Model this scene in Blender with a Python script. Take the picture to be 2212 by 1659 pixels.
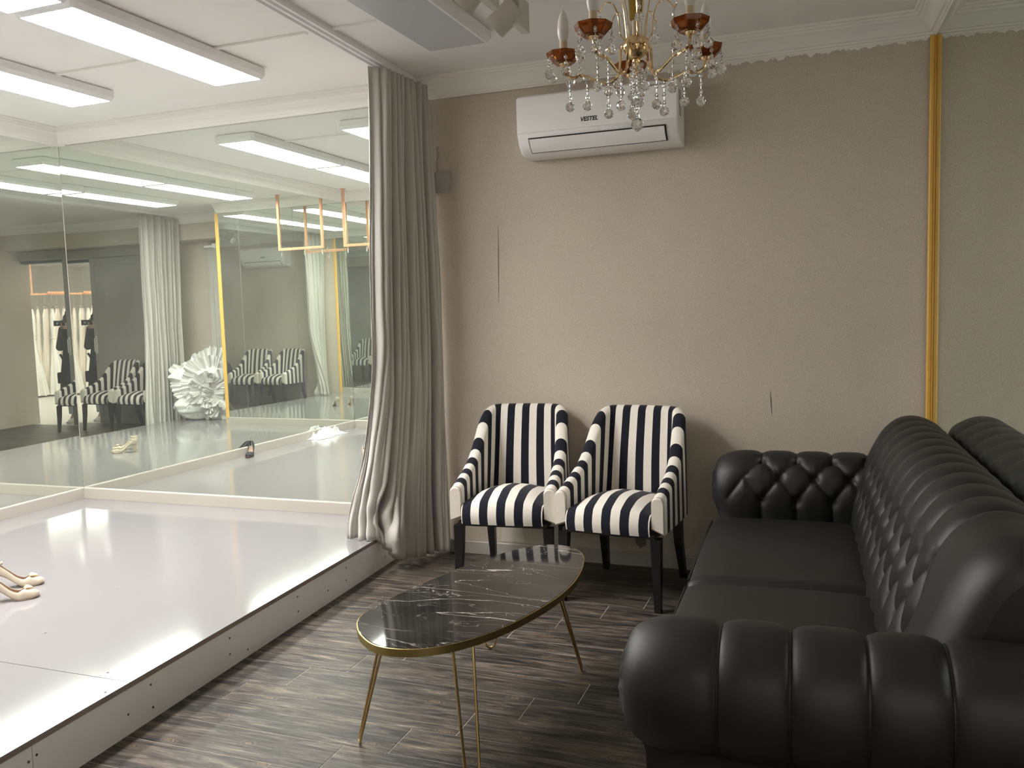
import bpy, bmesh, math, random
import numpy as np
from mathutils import Vector, Matrix
R_ = math.radians
random.seed(7); rng = np.random.default_rng(7)
for o in list(bpy.data.objects): bpy.data.objects.remove(o)
scene = bpy.context.scene
COL = scene.collection

# ------------------------------------------------------------------ camera, world, exposure
CAMZ = 1.45
def setup_camera():
    f, yaw, pit, rol = 1841.13, R_(-20.455), R_(-4.9959), R_(-1.7216)
    fw = Vector((math.sin(yaw)*math.cos(pit), math.cos(yaw)*math.cos(pit), math.sin(pit)))
    r = Vector((math.cos(yaw), -math.sin(yaw), 0)); u = r.cross(fw)
    r2 = r*math.cos(rol)+u*math.sin(rol); u2 = -r*math.sin(rol)+u*math.cos(rol)
    cd = bpy.data.cameras.new('camera'); cd.sensor_width = 36; cd.lens = f/2212*36; cd.clip_start = 0.02
    co = bpy.data.objects.new('camera', cd); COL.objects.link(co)
    co.matrix_world = Matrix(((r2.x, u2.x, -fw.x, 0), (r2.y, u2.y, -fw.y, 0), (r2.z, u2.z, -fw.z, CAMZ), (0, 0, 0, 1)))
    scene.camera = co
setup_camera()
w = bpy.data.worlds.new('world'); scene.world = w; w.use_nodes = True
w.node_tree.nodes['Background'].inputs[0].default_value = (0.75, 0.8, 0.9, 1)
w.node_tree.nodes['Background'].inputs[1].default_value = 0.05
vs = scene.view_settings
scene.display_settings.display_device = 'sRGB'
vs.view_transform = 'Standard'; vs.look = 'None'; vs.gamma = 1; vs.use_curve_mapping = False
vs.exposure = 0.85
PANEL_LIGHT = 24.0          # radiance of the lit ceiling panels over the platform
SHOP_LIGHT = 16.0           # unseen panels added to light the gown room behind the camera
cy = scene.cycles
cy.max_bounces = 16; cy.diffuse_bounces = 8; cy.glossy_bounces = 10; cy.transmission_bounces = 10; cy.transparent_max_bounces = 8
cy.sample_clamp_indirect = 12.0; cy.blur_glossy = 0.3
cy.use_denoising = True
cy.caustics_reflective = True; cy.caustics_refractive = False

# ------------------------------------------------------------------ room measures (metres, camera at the origin)
D, L, RX, RA = 4.6074, 5.045, 0.472, R_(1.652)
DELTA = R_(0.7302)                      # the mirrored corner is a little under square
PX, PA = -2.409, R_(2.5129)
HP, HB, ZT, ZC = 0.1857, 0.2662, 2.676, 2.785
Y0, XE = 0.9185, -3.2406
def lw(s, n=0.0):   # along the left wall from the back corner; n = distance into the room
    return (-L+math.sin(DELTA)*s+math.cos(DELTA)*n, D-math.cos(DELTA)*s+math.sin(DELTA)*n)
def rw(s, n=0.0):   # along the right wall
    return (RX+math.sin(RA)*s-math.cos(RA)*n, D-math.cos(RA)*s-math.sin(RA)*n)
def pe(s, n=0.0):   # along the platform's front edge, n into the sitting area
    return (PX+math.sin(PA)*s+math.cos(PA)*n, D-math.cos(PA)*s+math.sin(PA)*n)

# ------------------------------------------------------------------ materials
def _n(nt, t, **kw):
    n = nt.nodes.new(t)
    for k, v in kw.items(): setattr(n, k, v)
    return n
def mat(name, col, rough=0.5, metal=0.0, bump=None, spec=None, var=None, coat=0.0, sheen=0.0, trans=0.0, ior=None, emit=None, sss=0.0):
    m = bpy.data.materials.new(name); m.use_nodes = True; nt = m.node_tree
    b = nt.nodes['Principled BSDF']
    b.inputs['Base Color'].default_value = (*col, 1); b.inputs['Roughness'].default_value = rough; b.inputs['Metallic'].default_value = metal
    if spec is not None: b.inputs['Specular IOR Level'].default_value = spec
    if coat: b.inputs['Coat Weight'].default_value = coat
    if sheen: b.inputs['Sheen Weight'].default_value = sheen
    if trans: b.inputs['Transmission Weight'].default_value = trans
    if ior: b.inputs['IOR'].default_value = ior
    if sss: b.inputs['Subsurface Weight'].default_value = sss; b.inputs['Subsurface Radius'].default_value = (.01, .006, .004)
    if emit: b.inputs['Emission Color'].default_value = (*emit[0], 1); b.inputs['Emission Strength'].default_value = emit[1]
    g = None
    if bump or var:
        g = _n(nt, 'ShaderNodeNewGeometry')
    if var:    # (scale, amount) mottling
        no = _n(nt, 'ShaderNodeTexNoise'); no.inputs['Scale'].default_value = var[0]; no.inputs['Detail'].default_value = 6
        nt.links.new(g.outputs['Position'], no.inputs['Vector'])
        mx = _n(nt, 'ShaderNodeMix', data_type='RGBA', blend_type='MULTIPLY'); mx.inputs['Factor'].default_value = 1
        mr = _n(nt, 'ShaderNodeMapRange'); mr.inputs['From Min'].default_value = .3; mr.inputs['From Max'].default_value = .7
        mr.inputs['To Min'].default_value = 1-var[1]; mr.inputs['To Max'].default_value = 1+var[1]*.5
        nt.links.new(no.outputs['Fac'], mr.inputs['Value'])
        mx.inputs[6].default_value = (*col, 1); nt.links.new(mr.outputs[0], mx.inputs[7])
        nt.links.new(mx.outputs[2], b.inputs['Base Color'])
    if bump:   # (scale, strength, distance)
        no = _n(nt, 'ShaderNodeTexNoise'); no.inputs['Scale'].default_value = bump[0]; no.inputs['Detail'].default_value = 3
        nt.links.new(g.outputs['Position'], no.inputs['Vector'])
        bp = _n(nt, 'ShaderNodeBump'); bp.inputs['Strength'].default_value = bump[1]; bp.inputs['Distance'].default_value = bump[2]
        nt.links.new(no.outputs['Fac'], bp.inputs['Height']); nt.links.new(bp.outputs[0], b.inputs['Normal'])
    return m
def math_node(nt, op, a=None, b=None, c=None):
    n = _n(nt, 'ShaderNodeMath', operation=op)
    for i, v in enumerate((a, b, c)):
        if v is None: continue
        if hasattr(v, 'links'): nt.links.new(v, n.inputs[i])
        else: n.inputs[i].default_value = v
    return n.outputs[0]

def m_wallpaper():
    m = mat('wallpaper', (.40, .355, .295), .85); nt = m.node_tree; b = nt.nodes['Principled BSDF']; b.inputs['Specular IOR Level'].default_value = .25
    g = _n(nt, 'ShaderNodeNewGeometry')
    def noise(sc, scale, det=4):
        mp = _n(nt, 'ShaderNodeMapping'); mp.inputs['Scale'].default_value = sc; nt.links.new(g.outputs['Position'], mp.inputs[0])
        n = _n(nt, 'ShaderNodeTexNoise'); n.inputs['Scale'].default_value = scale; n.inputs['Detail'].default_value = det
        nt.links.new(mp.outputs[0], n.inputs[0]); return n.outputs['Fac']
    h = noise((1, 1, 3.5), 150); v = noise((3, 3, 1), 120); big = noise((1, 1, 1), 1.3, 3)
    s = math_node(nt, 'ADD', h, v); s = math_node(nt, 'MULTIPLY', s, .5)
    r = _n(nt, 'ShaderNodeValToRGB'); nt.links.new(s, r.inputs[0])
    e = r.color_ramp.elements; e[0].position = .36; e[0].color = (.45, .39, .32, 1); e[1].position = .64; e[1].color = (.67, .59, .495, 1)
    mx = _n(nt, 'ShaderNodeMix', data_type='RGBA', blend_type='MULTIPLY'); mx.inputs['Factor'].default_value = 1
    mr = _n(nt, 'ShaderNodeMapRange'); nt.links.new(big, mr.inputs['Value']); mr.inputs['From Min'].default_value = .3; mr.inputs['From Max'].default_value = .7
    mr.inputs['To Min'].default_value = .93; mr.inputs['To Max'].default_value = 1.05
    nt.links.new(r.outputs[0], mx.inputs[6]); nt.links.new(mr.outputs[0], mx.inputs[7]); nt.links.new(mx.outputs[2], b.inputs['Base Color'])
    bp = _n(nt, 'ShaderNodeBump'); bp.inputs['Strength'].default_value = .35; bp.inputs['Distance'].default_value = .0015
    nt.links.new(s, bp.inputs['Height']); nt.links.new(bp.outputs[0], b.inputs['Normal'])
    return m
def m_mirror():
    m = bpy.data.materials.new('mirror_glass'); m.use_nodes = True; nt = m.node_tree; nt.nodes.clear()
    out = _n(nt, 'ShaderNodeOutputMaterial'); g = _n(nt, 'ShaderNodeBsdfGlossy'); d = _n(nt, 'ShaderNodeBsdfDiffuse'); mx = _n(nt, 'ShaderNodeMixShader')
    g.inputs['Color'].default_value = (.80, .84, .785, 1); g.inputs['Roughness'].default_value = 0.0
    d.inputs['Color'].default_value = (.75, .76, .72, 1)
    ge = _n(nt, 'ShaderNodeNewGeometry'); no = _n(nt, 'ShaderNodeTexNoise'); no.inputs['Scale'].default_value = 3; no.inputs['Detail'].default_value = 8
    nt.links.new(ge.outputs['Position'], no.inputs[0])
    mr = _n(nt, 'ShaderNodeMapRange'); nt.links.new(no.outputs['Fac'], mr.inputs['Value']); mr.inputs['From Min'].default_value = .35; mr.inputs['From Max'].default_value = .75
    mr.inputs['To Min'].default_value = .02; mr.inputs['To Max'].default_value = .045
    nt.links.new(mr.outputs[0], mx.inputs[0]); nt.links.new(g.outputs[0], mx.inputs[1]); nt.links.new(d.outputs[0], mx.inputs[2]); nt.links.new(mx.outputs[0], out.inputs[0])
    return m
def m_plank():
    m = mat('wood_look_tile', (.1, .09, .08), .48, spec=.3); nt = m.node_tree; b = nt.nodes['Principled BSDF']
    g = _n(nt, 'ShaderNodeNewGeometry'); oi = _n(nt, 'ShaderNodeObjectInfo')
    off = math_node(nt, 'MULTIPLY', oi.outputs['Random'], 37.0)
    cx = _n(nt, 'ShaderNodeCombineXYZ'); nt.links.new(off, cx.inputs[0]); nt.links.new(off, cx.inputs[1])
    va = _n(nt, 'ShaderNodeVectorMath', operation='ADD'); nt.links.new(g.outputs['Position'], va.inputs[0]); nt.links.new(cx.outputs[0], va.inputs[1])
    def noise(sc, scale, det, dist=0.0, rough=.6):
        mp = _n(nt, 'ShaderNodeMapping'); mp.inputs['Scale'].default_value = sc; nt.links.new(va.outputs[0], mp.inputs[0])
        n = _n(nt, 'ShaderNodeTexNoise'); n.inputs['Scale'].default_value = scale; n.inputs['Detail'].default_value = det; n.inputs['Distortion'].default_value = dist; n.inputs['Roughness'].default_value = rough
        nt.links.new(mp.outputs[0], n.inputs[0]); return n
    a = noise((1.3, 15, 1), 2.3, 10, 1.1, .72); c = noise((.8, 5, 1), 1.7, 4, .3); fine = noise((5, 110, 1), 2.0, 4, .2)
    r = _n(nt, 'ShaderNodeValToRGB'); nt.links.new(a.outputs['Fac'], r.inputs[0])
    r.color_ramp.elements[0].position = .33; r.color_ramp.elements[0].color = (.012, .012, .013, 1)
    r.color_ramp.elements[1].position = .70; r.color_ramp.elements[1].color = (.36, .32, .27, 1)
    for p, col in ((.42, (.034, .032, .030, 1)), (.49, (.072, .065, .057, 1)), (.56, (.135, .119, .101, 1)), (.62, (.19, .168, .143, 1))):
        e = r.color_ramp.elements.new(p); e.color = col
    r2 = _n(nt, 'ShaderNodeValToRGB'); nt.links.new(c.outputs['Fac'], r2.inputs[0])
    r2.color_ramp.elements[0].position = .35; r2.color_ramp.elements[0].color = (.74, .75, .77, 1); r2.color_ramp.elements[1].position = .68; r2.color_ramp.elements[1].color = (1.22, 1.08, .95, 1)
    mx = _n(nt, 'ShaderNodeMix', data_type='RGBA', blend_type='MULTIPLY'); mx.inputs['Factor'].default_value = 1
    nt.links.new(r.outputs[0], mx.inputs[6]); nt.links.new(r2.outputs[0], mx.inputs[7])
    mr = _n(nt, 'ShaderNodeMapRange'); nt.links.new(fine.outputs['Fac'], mr.inputs['Value']); mr.inputs['From Min'].default_value = .35; mr.inputs['From Max'].default_value = .65; mr.inputs['To Min'].default_value = .60; mr.inputs['To Max'].default_value = 1.30
    mx2 = _n(nt, 'ShaderNodeMix', data_type='RGBA', blend_type='MULTIPLY'); mx2.inputs['Factor'].default_value = 1
    nt.links.new(mx.outputs[2], mx2.inputs[6]); nt.links.new(mr.outputs[0], mx2.inputs[7])
    # knots
    mp = _n(nt, 'ShaderNodeMapping'); mp.inputs['Scale'].default_value = (2.3, 6.0, 1); nt.links.new(va.outputs[0], mp.inputs[0])
    vo = _n(nt, 'ShaderNodeTexVoronoi', voronoi_dimensions='2D'); vo.inputs['Scale'].default_value = .95; nt.links.new(mp.outputs[0], vo.inputs['Vector'])
    kn = noise((14, 40, 1), 1.0, 3); kd = math_node(nt, 'ADD', vo.outputs['Distance'], math_node(nt, 'MULTIPLY', math_node(nt, 'SUBTRACT', kn.outputs['Fac'], .5), .16))
    rk = _n(nt, 'ShaderNodeValToRGB'); nt.links.new(kd, rk.inputs[0])
    el = rk.color_ramp.elements; el[0].position = 0; el[0].color = (.20, .125, .07, 1); el[1].position = .13; el[1].color = (.05, .045, .04, 1)
    e = el.new(.022); e.color = (.05, .034, .022, 1); e = el.new(.034); e.color = (.26, .175, .11, 1); e = el.new(.052); e.color = (.018, .014, .012, 1); e = el.new(.072); e.color = (.15, .125, .1, 1); e = el.new(.09); e.color = (.04, .035, .03, 1)
    wk = _n(nt, 'ShaderNodeMapRange', interpolation_type='SMOOTHSTEP'); nt.links.new(kd, wk.inputs['Value']); wk.inputs['From Min'].default_value = .05; wk.inputs['From Max'].default_value = .115; wk.inputs['To Min'].default_value = .9; wk.inputs['To Max'].default_value = 0
    mx3 = _n(nt, 'ShaderNodeMix', data_type='RGBA'); nt.links.new(wk.outputs[0], mx3.inputs['Factor']); nt.links.new(mx2.outputs[2], mx3.inputs[6]); nt.links.new(rk.outputs[0], mx3.inputs[7])
    nt.links.new(mx3.outputs[2], b.inputs['Base Color'])
    bp = _n(nt, 'ShaderNodeBump'); bp.inputs['Strength'].default_value = .25; bp.inputs['Distance'].default_value = .002
    nt.links.new(a.outputs['Fac'], bp.inputs['Height']); nt.links.new(bp.outputs[0], b.inputs['Normal'])
    return m
def m_marble():
    m = mat('dark_marble', (.03, .029, .028), .05); nt = m.node_tree; b = nt.nodes['Principled BSDF']
    g = _n(nt, 'ShaderNodeNewGeometry')
    def vein(rot, sc, scale, width, dist, seed):
        mp = _n(nt, 'ShaderNodeMapping'); mp.inputs['Rotation'].default_value = (0, 0, R_(rot)); mp.inputs['Scale'].default_value = sc; mp.inputs['Location'].default_value = (seed, seed*.7, 0)
        nt.links.new(g.outputs['Position'], mp.inputs[0])
        n = _n(nt, 'ShaderNodeTexNoise'); n.inputs['Scale'].default_value = scale; n.inputs['Detail'].default_value = 5; n.inputs['Distortion'].default_value = dist; n.inputs['Roughness'].default_value = .45
        nt.links.new(mp.outputs[0], n.inputs[0])
        d = math_node(nt, 'ABSOLUTE', math_node(nt, 'SUBTRACT', n.outputs['Fac'], .5))
        mr = _n(nt, 'ShaderNodeMapRange', interpolation_type='SMOOTHERSTEP'); nt.links.new(d, mr.inputs['Value']); mr.inputs['From Min'].default_value = 0; mr.inputs['From Max'].default_value = width; mr.inputs['To Min'].default_value = 1; mr.inputs['To Max'].default_value = 0
        mk = _n(nt, 'ShaderNodeTexNoise'); mk.inputs['Scale'].default_value = 2.6; nt.links.new(mp.outputs[0], mk.inputs[0])
        mm = _n(nt, 'ShaderNodeMapRange', interpolation_type='SMOOTHSTEP'); nt.links.new(mk.outputs['Fac'], mm.inputs['Value']); mm.inputs['From Min'].default_value = .42; mm.inputs['From Max'].default_value = .62
        return math_node(nt, 'MULTIPLY', mr.outputs[0], mm.outputs[0])
    v = math_node(nt, 'MAXIMUM', vein(6, (.42, 3.0, 1), 1.9, .0065, .35, 2.0), vein(-9, (.5, 2.6, 1), 2.4, .0045, .5, 7.3))
    v = math_node(nt, 'MAXIMUM', v, math_node(nt, 'MULTIPLY', vein(24, (.8, 2, 1), 5, .005, .7, 4.1), .6))
    bg = _n(nt, 'ShaderNodeTexNoise'); bg.inputs['Scale'].default_value = 5; bg.inputs['Detail'].default_value = 8; nt.links.new(g.outputs['Position'], bg.inputs[0])
    r = _n(nt, 'ShaderNodeValToRGB'); nt.links.new(bg.outputs['Fac'], r.inputs[0]); r.color_ramp.elements[0].position = .35; r.color_ramp.elements[0].color = (.012, .012, .013, 1); r.color_ramp.elements[1].position = .7; r.color_ramp.elements[1].color = (.05, .046, .042, 1)
    mx = _n(nt, 'ShaderNodeMix', data_type='RGBA'); nt.links.new(v, mx.inputs['Factor']); nt.links.new(r.outputs[0], mx.inputs[6]); mx.inputs[7].default_value = (.62, .58, .53, 1)
    nt.links.new(mx.outputs[2], b.inputs['Base Color'])
    return m
def m_stripe():
    m = mat('striped_fabric', (.8, .76, .7), .9, sheen=.1); nt = m.node_tree; b = nt.nodes['Principled BSDF']; b.inputs['Specular IOR Level'].default_value = .15
    uv = _n(nt, 'ShaderNodeUVMap', uv_map='stripe'); sp = _n(nt, 'ShaderNodeSeparateXYZ'); nt.links.new(uv.outputs[0], sp.inputs[0])
    fr = math_node(nt, 'FRACT', math_node(nt, 'ADD', sp.outputs[0], 50.0))
    st = math_node(nt, 'GREATER_THAN', fr, .5)
    g = _n(nt, 'ShaderNodeNewGeometry'); no = _n(nt, 'ShaderNodeTexNoise'); no.inputs['Scale'].default_value = 300; nt.links.new(g.outputs['Position'], no.inputs[0])
    mx = _n(nt, 'ShaderNodeMix', data_type='RGBA'); nt.links.new(st, mx.inputs['Factor']); mx.inputs[6].default_value = (.84, .79, .71, 1); mx.inputs[7].default_value = (.014, .015, .024, 1)
    nt.links.new(mx.outputs[2], b.inputs['Base Color'])
    bp = _n(nt, 'ShaderNodeBump'); bp.inputs['Strength'].default_value = .2; bp.inputs['Distance'].default_value = .001; nt.links.new(no.outputs['Fac'], bp.inputs['Height']); nt.links.new(bp.outputs[0], b.inputs['Normal'])
    return m
M = dict(
    wallpaper=m_wallpaper(), mirror=m_mirror(), plank=m_plank(), marble=m_marble(), stripe=m_stripe(),
    grout=mat('grout', (.62, .57, .50), .9),
    ceiling=mat('white_ceiling_paint', (.86, .84, .82), .8, bump=(30, .06, .002)),
    plaster=mat('white_plaster', (.86, .84, .81), .6),
    cream_trim=mat('cream_painted_skirting', (.42, .39, .345), .35),
    whitewall=mat('white_wall_paint', (.82, .80, .77), .8),
    platform=mat('white_gloss_board', (.265, .257, .260), .095, bump=(9, .03, .0015), spec=.28),
    fascia=mat('white_board_edge', (.84, .835, .83), .45),
    raw_edge=mat('brown_board_edge', (.26, .20, .17), .7),
    screw=mat('grey_screw', (.12, .12, .13), .4, .6),
    yellow=mat('ochre_painted_wood', (.80, .47, .09), .45, bump=(60, .1, .001)),
    curtain=mat('grey_curtain', (.53, .51, .47), .9, bump=(500, .15, .0008), sheen=.15),
    leather=mat('black_leather', (.012, .012, .0122), .50, bump=(420, .12, .0006), spec=.5),
    leather_dark=mat('black_piping', (.006, .006, .006), .5),
    black_wood=mat('black_lacquered_wood', (.008, .008, .009), .35),
    cream_fabric=mat('cream_fabric', (.74, .68, .59), .9),
    brass=mat('brass', (.62, .45, .20), .28, 1.0),
    brass_edge=mat('brushed_brass', (.55, .43, .17), .35, 1.0),
    gold=mat('polished_gold', (.85, .62, .34), .12, 1.0),
    chrome=mat('chrome', (.75, .75, .75), .15, 1.0),
    copper=mat('copper_paint', (.72, .36, .19), .4, .35),
    white_plastic=mat('white_plastic', (.90, .885, .87), .35),
    grey_plastic=mat('warm_white_metal', (.62, .59, .53), .45),
    dark_plastic=mat('dark_plastic', (.02, .02, .022), .4),
    vent_grey=mat('grey_vent', (.42, .41, .39), .6),
    frame_white=mat('white_lamp_housing', (.86, .85, .86), .5),
    diffuser_off=mat('unlit_diffuser', (.55, .55, .58), .35),
    diffuser=mat('lit_diffuser', (.9, .9, .9), .5, emit=((1.0, .965, .955), PANEL_LIGHT)),
    shop_added_diffuser=mat('added_diffuser_shop', (.9, .9, .9), .5, emit=((1.0, .96, .90), SHOP_LIGHT)),
    amber=mat('amber_glass', (.48, .13, .02), .05, trans=.75, ior=1.5),
    yellow_glass=mat('yellow_glass', (.55, .34, .03), .05, trans=.7, ior=1.5),
    crystal=mat('clear_crystal', (.98, .98, .98), .0, trans=1.0, ior=1.55),
    bulb=mat('frosted_bulb', (.82, .78, .74), .3, sss=.2),
    bulb_base=mat('bulb_collar', (.75, .72, .70), .3),
    ivory=mat('ivory_sleeve', (.66, .53, .36), .5),
    satin=mat('champagne_satin', (.50, .425, .33), .35, sheen=.2),
    cream_leather=mat('cream_leather', (.75, .66, .46), .3),
    insole=mat('tan_insole', (.42, .27, .18), .5),
    black_suede=mat('black_suede', (.012, .014, .02), .6),
    tulle=mat('white_tulle', (.80, .79, .78), .85, sheen=.2),
    gown=mat('ivory_satin', (.75, .68, .60), .5, sheen=.3),
    gown_white=mat('white_gown', (.78, .75, .71), .7, sheen=.2),
    door=mat('grey_green_door', (.30, .285, .25), .6),
    shop_floor=mat('pale_shop_floor', (.58, .56, .53), .25),
    skin=mat('skin', (.50, .30, .22), .5), hair=mat('dark_brown_hair', (.03, .018, .012), .45),
    coat=mat('black_wool', (.012, .012, .013), .9), denim=mat('pale_denim', (.36, .42, .48), .85),
    shoe_white=mat('white_shoe', (.72, .71, .70), .5), teal=mat('dark_teal', (.03, .08, .09), .6),
    text=mat('dark_print', (.03, .03, .035), .5), film=mat('clear_film', (.85, .86, .86), .2, trans=.35, ior=1.2),
    paper=mat('pale_paper', (.62, .57, .48), .8), crack=mat('dark_crack', (.07, .06, .05), .9),
    dust=mat('grey_smudge', (.22, .19, .16), .9),
)

# ------------------------------------------------------------------ builders
def mesh_obj(name, verts, faces, material, parent=None, smooth=False, uv=None, sharp=None):
    me = bpy.data.meshes.new(name); me.from_pydata([tuple(map(float, v)) for v in verts], [], [tuple(int(i) for i in f) for f in faces]); me.update()
    if material: me.materials.append(material)
    if smooth:
        me.polygons.foreach_set('use_smooth', [True]*len(me.polygons))
        if sharp: me.set_sharp_from_angle(angle=R_(sharp))
    if uv is not None:
        l = me.uv_layers.new(name='stripe'); vi = np.zeros(len(me.loops), int); me.loops.foreach_get('vertex_index', vi)
        l.data.foreach_set('uv', np.asarray(uv, float)[vi].ravel())
    o = bpy.data.objects.new(name, me); COL.objects.link(o)
    if parent: o.parent = parent
    return o
class Geo:
    def __init__(s): s.v = []; s.f = []
    def add(s, v, f):
        b = len(s.v); s.v += [tuple(x) for x in v]; s.f += [tuple(i+b for i in q) for q in f]
        return s
    def box(s, x0, x1, y0, y1, z0, z1, bev=0.0, mtx=None):
        bm = bmesh.new(); bmesh.ops.create_cube(bm, size=1)
        bmesh.ops.scale(bm, vec=(x1-x0, y1-y0, z1-z0), verts=bm.verts); bmesh.ops.translate(bm, vec=((x0+x1)/2, (y0+y1)/2, (z0+z1)/2), verts=bm.verts)
        if bev: bmesh.ops.bevel(bm, geom=bm.edges[:], offset=bev, segments=2, profile=.7, affect='EDGES')
        if mtx: bmesh.ops.transform(bm, matrix=mtx, verts=bm.verts)
        bm.verts.index_update()
        s.add([v.co[:] for v in bm.verts], [[v.index for v in f.verts] for f in bm.faces]); bm.free(); return s
    def prism(s, poly, fn0, fn1):   # poly mapped to two end outlines
        n = len(poly); v = [fn0(p) for p in poly]+[fn1(p) for p in poly]
        f = [(i, (i+1) % n, n+(i+1) % n, n+i) for i in range(n)]+[tuple(range(n-1, -1, -1)), tuple(range(n, 2*n))]
        return s.add(v, f)
    def tube(s, pts, r, n=8, cap=True, closed=False):
        pts = [Vector(p) for p in pts]; k = len(pts); rr = r if hasattr(r, '__len__') else [r]*k
        v = []; up = None
        for i, p in enumerate(pts):
            t = (pts[(i+1) % k]-pts[i-1]) if closed else (pts[min(i+1, k-1)]-pts[max(i-1, 0)])
            t.normalize()
            if up is None: up = Vector((0, 0, 1)) if abs(t.z) < .9 else Vector((1, 0, 0))
            a = t.cross(up).normalized(); b = a.cross(t).normalized(); up = b
            for j in range(n):
                q = 2*math.pi*j/n; v.append(p+(a*math.cos(q)+b*math.sin(q))*rr[i])
        f = []
        for i in range(k if closed else k-1):
            i2 = (i+1) % k
            for j in range(n): f.append((i*n+j, i*n+(j+1) % n, i2*n+(j+1) % n, i2*n+j))
        if cap and not closed: f += [tuple(range(n-1, -1, -1)), tuple((k-1)*n+j for j in range(n))]
        return s.add(v, f)
    def lathe(s, prof, n=16, c=(0, 0, 0), axis=None, cap=True, ph=0.0):   # prof: (r, z) pairs
        v = []; k = len(prof)
        for r, z in prof:
            for j in range(n):
                q = 2*math.pi*j/n+ph; v.append(Vector((r*math.cos(q), r*math.sin(q), z)))
        if axis is not None:
            m = Vector((0, 0, 1)).rotation_difference(Vector(axis)).to_matrix(); v = [m @ x for x in v]
        v = [x+Vector(c) for x in v]
        f = [(i*n+j, i*n+(j+1) % n, (i+1)*n+(j+1) % n, (i+1)*n+j) for i in range(k-1) for j in range(n)]
        if cap: f += [tuple(range(n-1, -1, -1)), tuple((k-1)*n+j for j in range(n))]
        return s.add(v, f)
    def ball(s, c, r, sub=1, sc=(1, 1, 1)):
        bm = bmesh.new(); bmesh.ops.create_icosphere(bm, subdivisions=sub, radius=r)
        s.add([(v.co.x*sc[0]+c[0], v.co.y*sc[1]+c[1], v.co.z*sc[2]+c[2]) for v in bm.verts], [[v.index for v in f.verts] for f in bm.faces]); bm.free(); return s
    def obj(s, name, material, parent=None, smooth=False, sharp=35): return mesh_obj(name, s.v, s.f, material, parent, smooth, sharp=sharp if smooth else None)
def grid(name, P, material, parent=None, cu=False, cv=False, uv=None, smooth=True, sharp=None):
    P = np.asarray(P, float); nu, nv = P.shape[:2]
    f = [(i*nv+j, ((i+1) % nu)*nv+j, ((i+1) % nu)*nv+(j+1) % nv, i*nv+(j+1) % nv) for i in range(nu if cu else nu-1) for j in range(nv if cv else nv-1)]
    return mesh_obj(name, P.reshape(-1, 3), f, material, parent, smooth, None if uv is None else np.asarray(uv).reshape(-1, 2), sharp)
def box(name, x0, x1, y0, y1, z0, z1, material, parent=None, bev=0.0, mtx=None, smooth=False):
    return Geo().box(x0, x1, y0, y1, z0, z1, bev, mtx).obj(name, material, parent, smooth)
def thing(name, label, cat, loc=(0, 0, 0), rz=0.0, group=None):
    o = bpy.data.objects.new(name, None); COL.objects.link(o); o.location = loc; o.rotation_euler = (0, 0, rz); o.empty_display_size = .1
    return tag(o, label, cat, group)
def tag(o, label, cat, group=None):
    o['label'] = label; o['category'] = cat
    if group: o['group'] = group
    return o
def struct(o):
    o['kind'] = 'structure'; return o
def sempty(name):
    o = bpy.data.objects.new(name, None); COL.objects.link(o); return struct(o)
def copy_tree(o, parent=None):
    c = o.copy(); COL.objects.link(c)
    if parent: c.parent = parent
    for ch in list(o.children): copy_tree(ch, c)
    return c
def text_obj(name, body, size, material, mtx, parent=None, shear=0.0, extrude=.0006, bold=0.0):
    cu = bpy.data.curves.new(name, 'FONT'); cu.body = body; cu.size = size; cu.align_x = 'CENTER'; cu.align_y = 'CENTER'; cu.extrude = extrude; cu.shear = shear; cu.offset = bold
    to = bpy.data.objects.new(name+'_tmp', cu); COL.objects.link(to)
    dg = bpy.context.evaluated_depsgraph_get(); me = bpy.data.meshes.new_from_object(to.evaluated_get(dg)); bpy.data.objects.remove(to)
    me.materials.clear(); me.materials.append(material); me.transform(mtx); me.name = name
    o = bpy.data.objects.new(name, me); COL.objects.link(o)
    if parent: o.parent = parent
    return o
def smoothstep(a, b, x):
    t = np.clip((x-a)/(b-a), 0, 1); return t*t*(3-2*t)
def catmull(pts, n):
    pts = [np.array(p, float) for p in pts]; out = []
    for i in range(len(pts)-1):
        p0, p1, p2, p3 = pts[max(i-1, 0)], pts[i], pts[i+1], pts[min(i+2, len(pts)-1)]
        for k in range(n):
            t = k/n; out.append(.5*((2*p1)+(-p0+p2)*t+(2*p0-5*p1+4*p2-p3)*t*t+(-p0+3*p1-3*p2+p3)*t**3))
    out.append(pts[-1]); return np.array(out)
def resample(P, n):
    P = np.asarray(P, float); d = np.r_[0, np.cumsum(np.linalg.norm(np.diff(P, axis=0), axis=1))]
    t = np.linspace(0, d[-1], n); return np.stack([np.interp(t, d, P[:, k]) for k in range(P.shape[1])], 1), t
def wnoise(x, seed=0, oct=3):     # smooth 1-d noise built from sines
    r = np.random.default_rng(seed); y = np.zeros_like(x, float)
    for k in range(oct*3):
        fq = (1.7**(k/1.5)); y += np.sin(x*fq*2*math.pi*r.uniform(.7, 1.3)+r.uniform(0, 6.28))/(1+k*.6)
    return y/2.2

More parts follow.
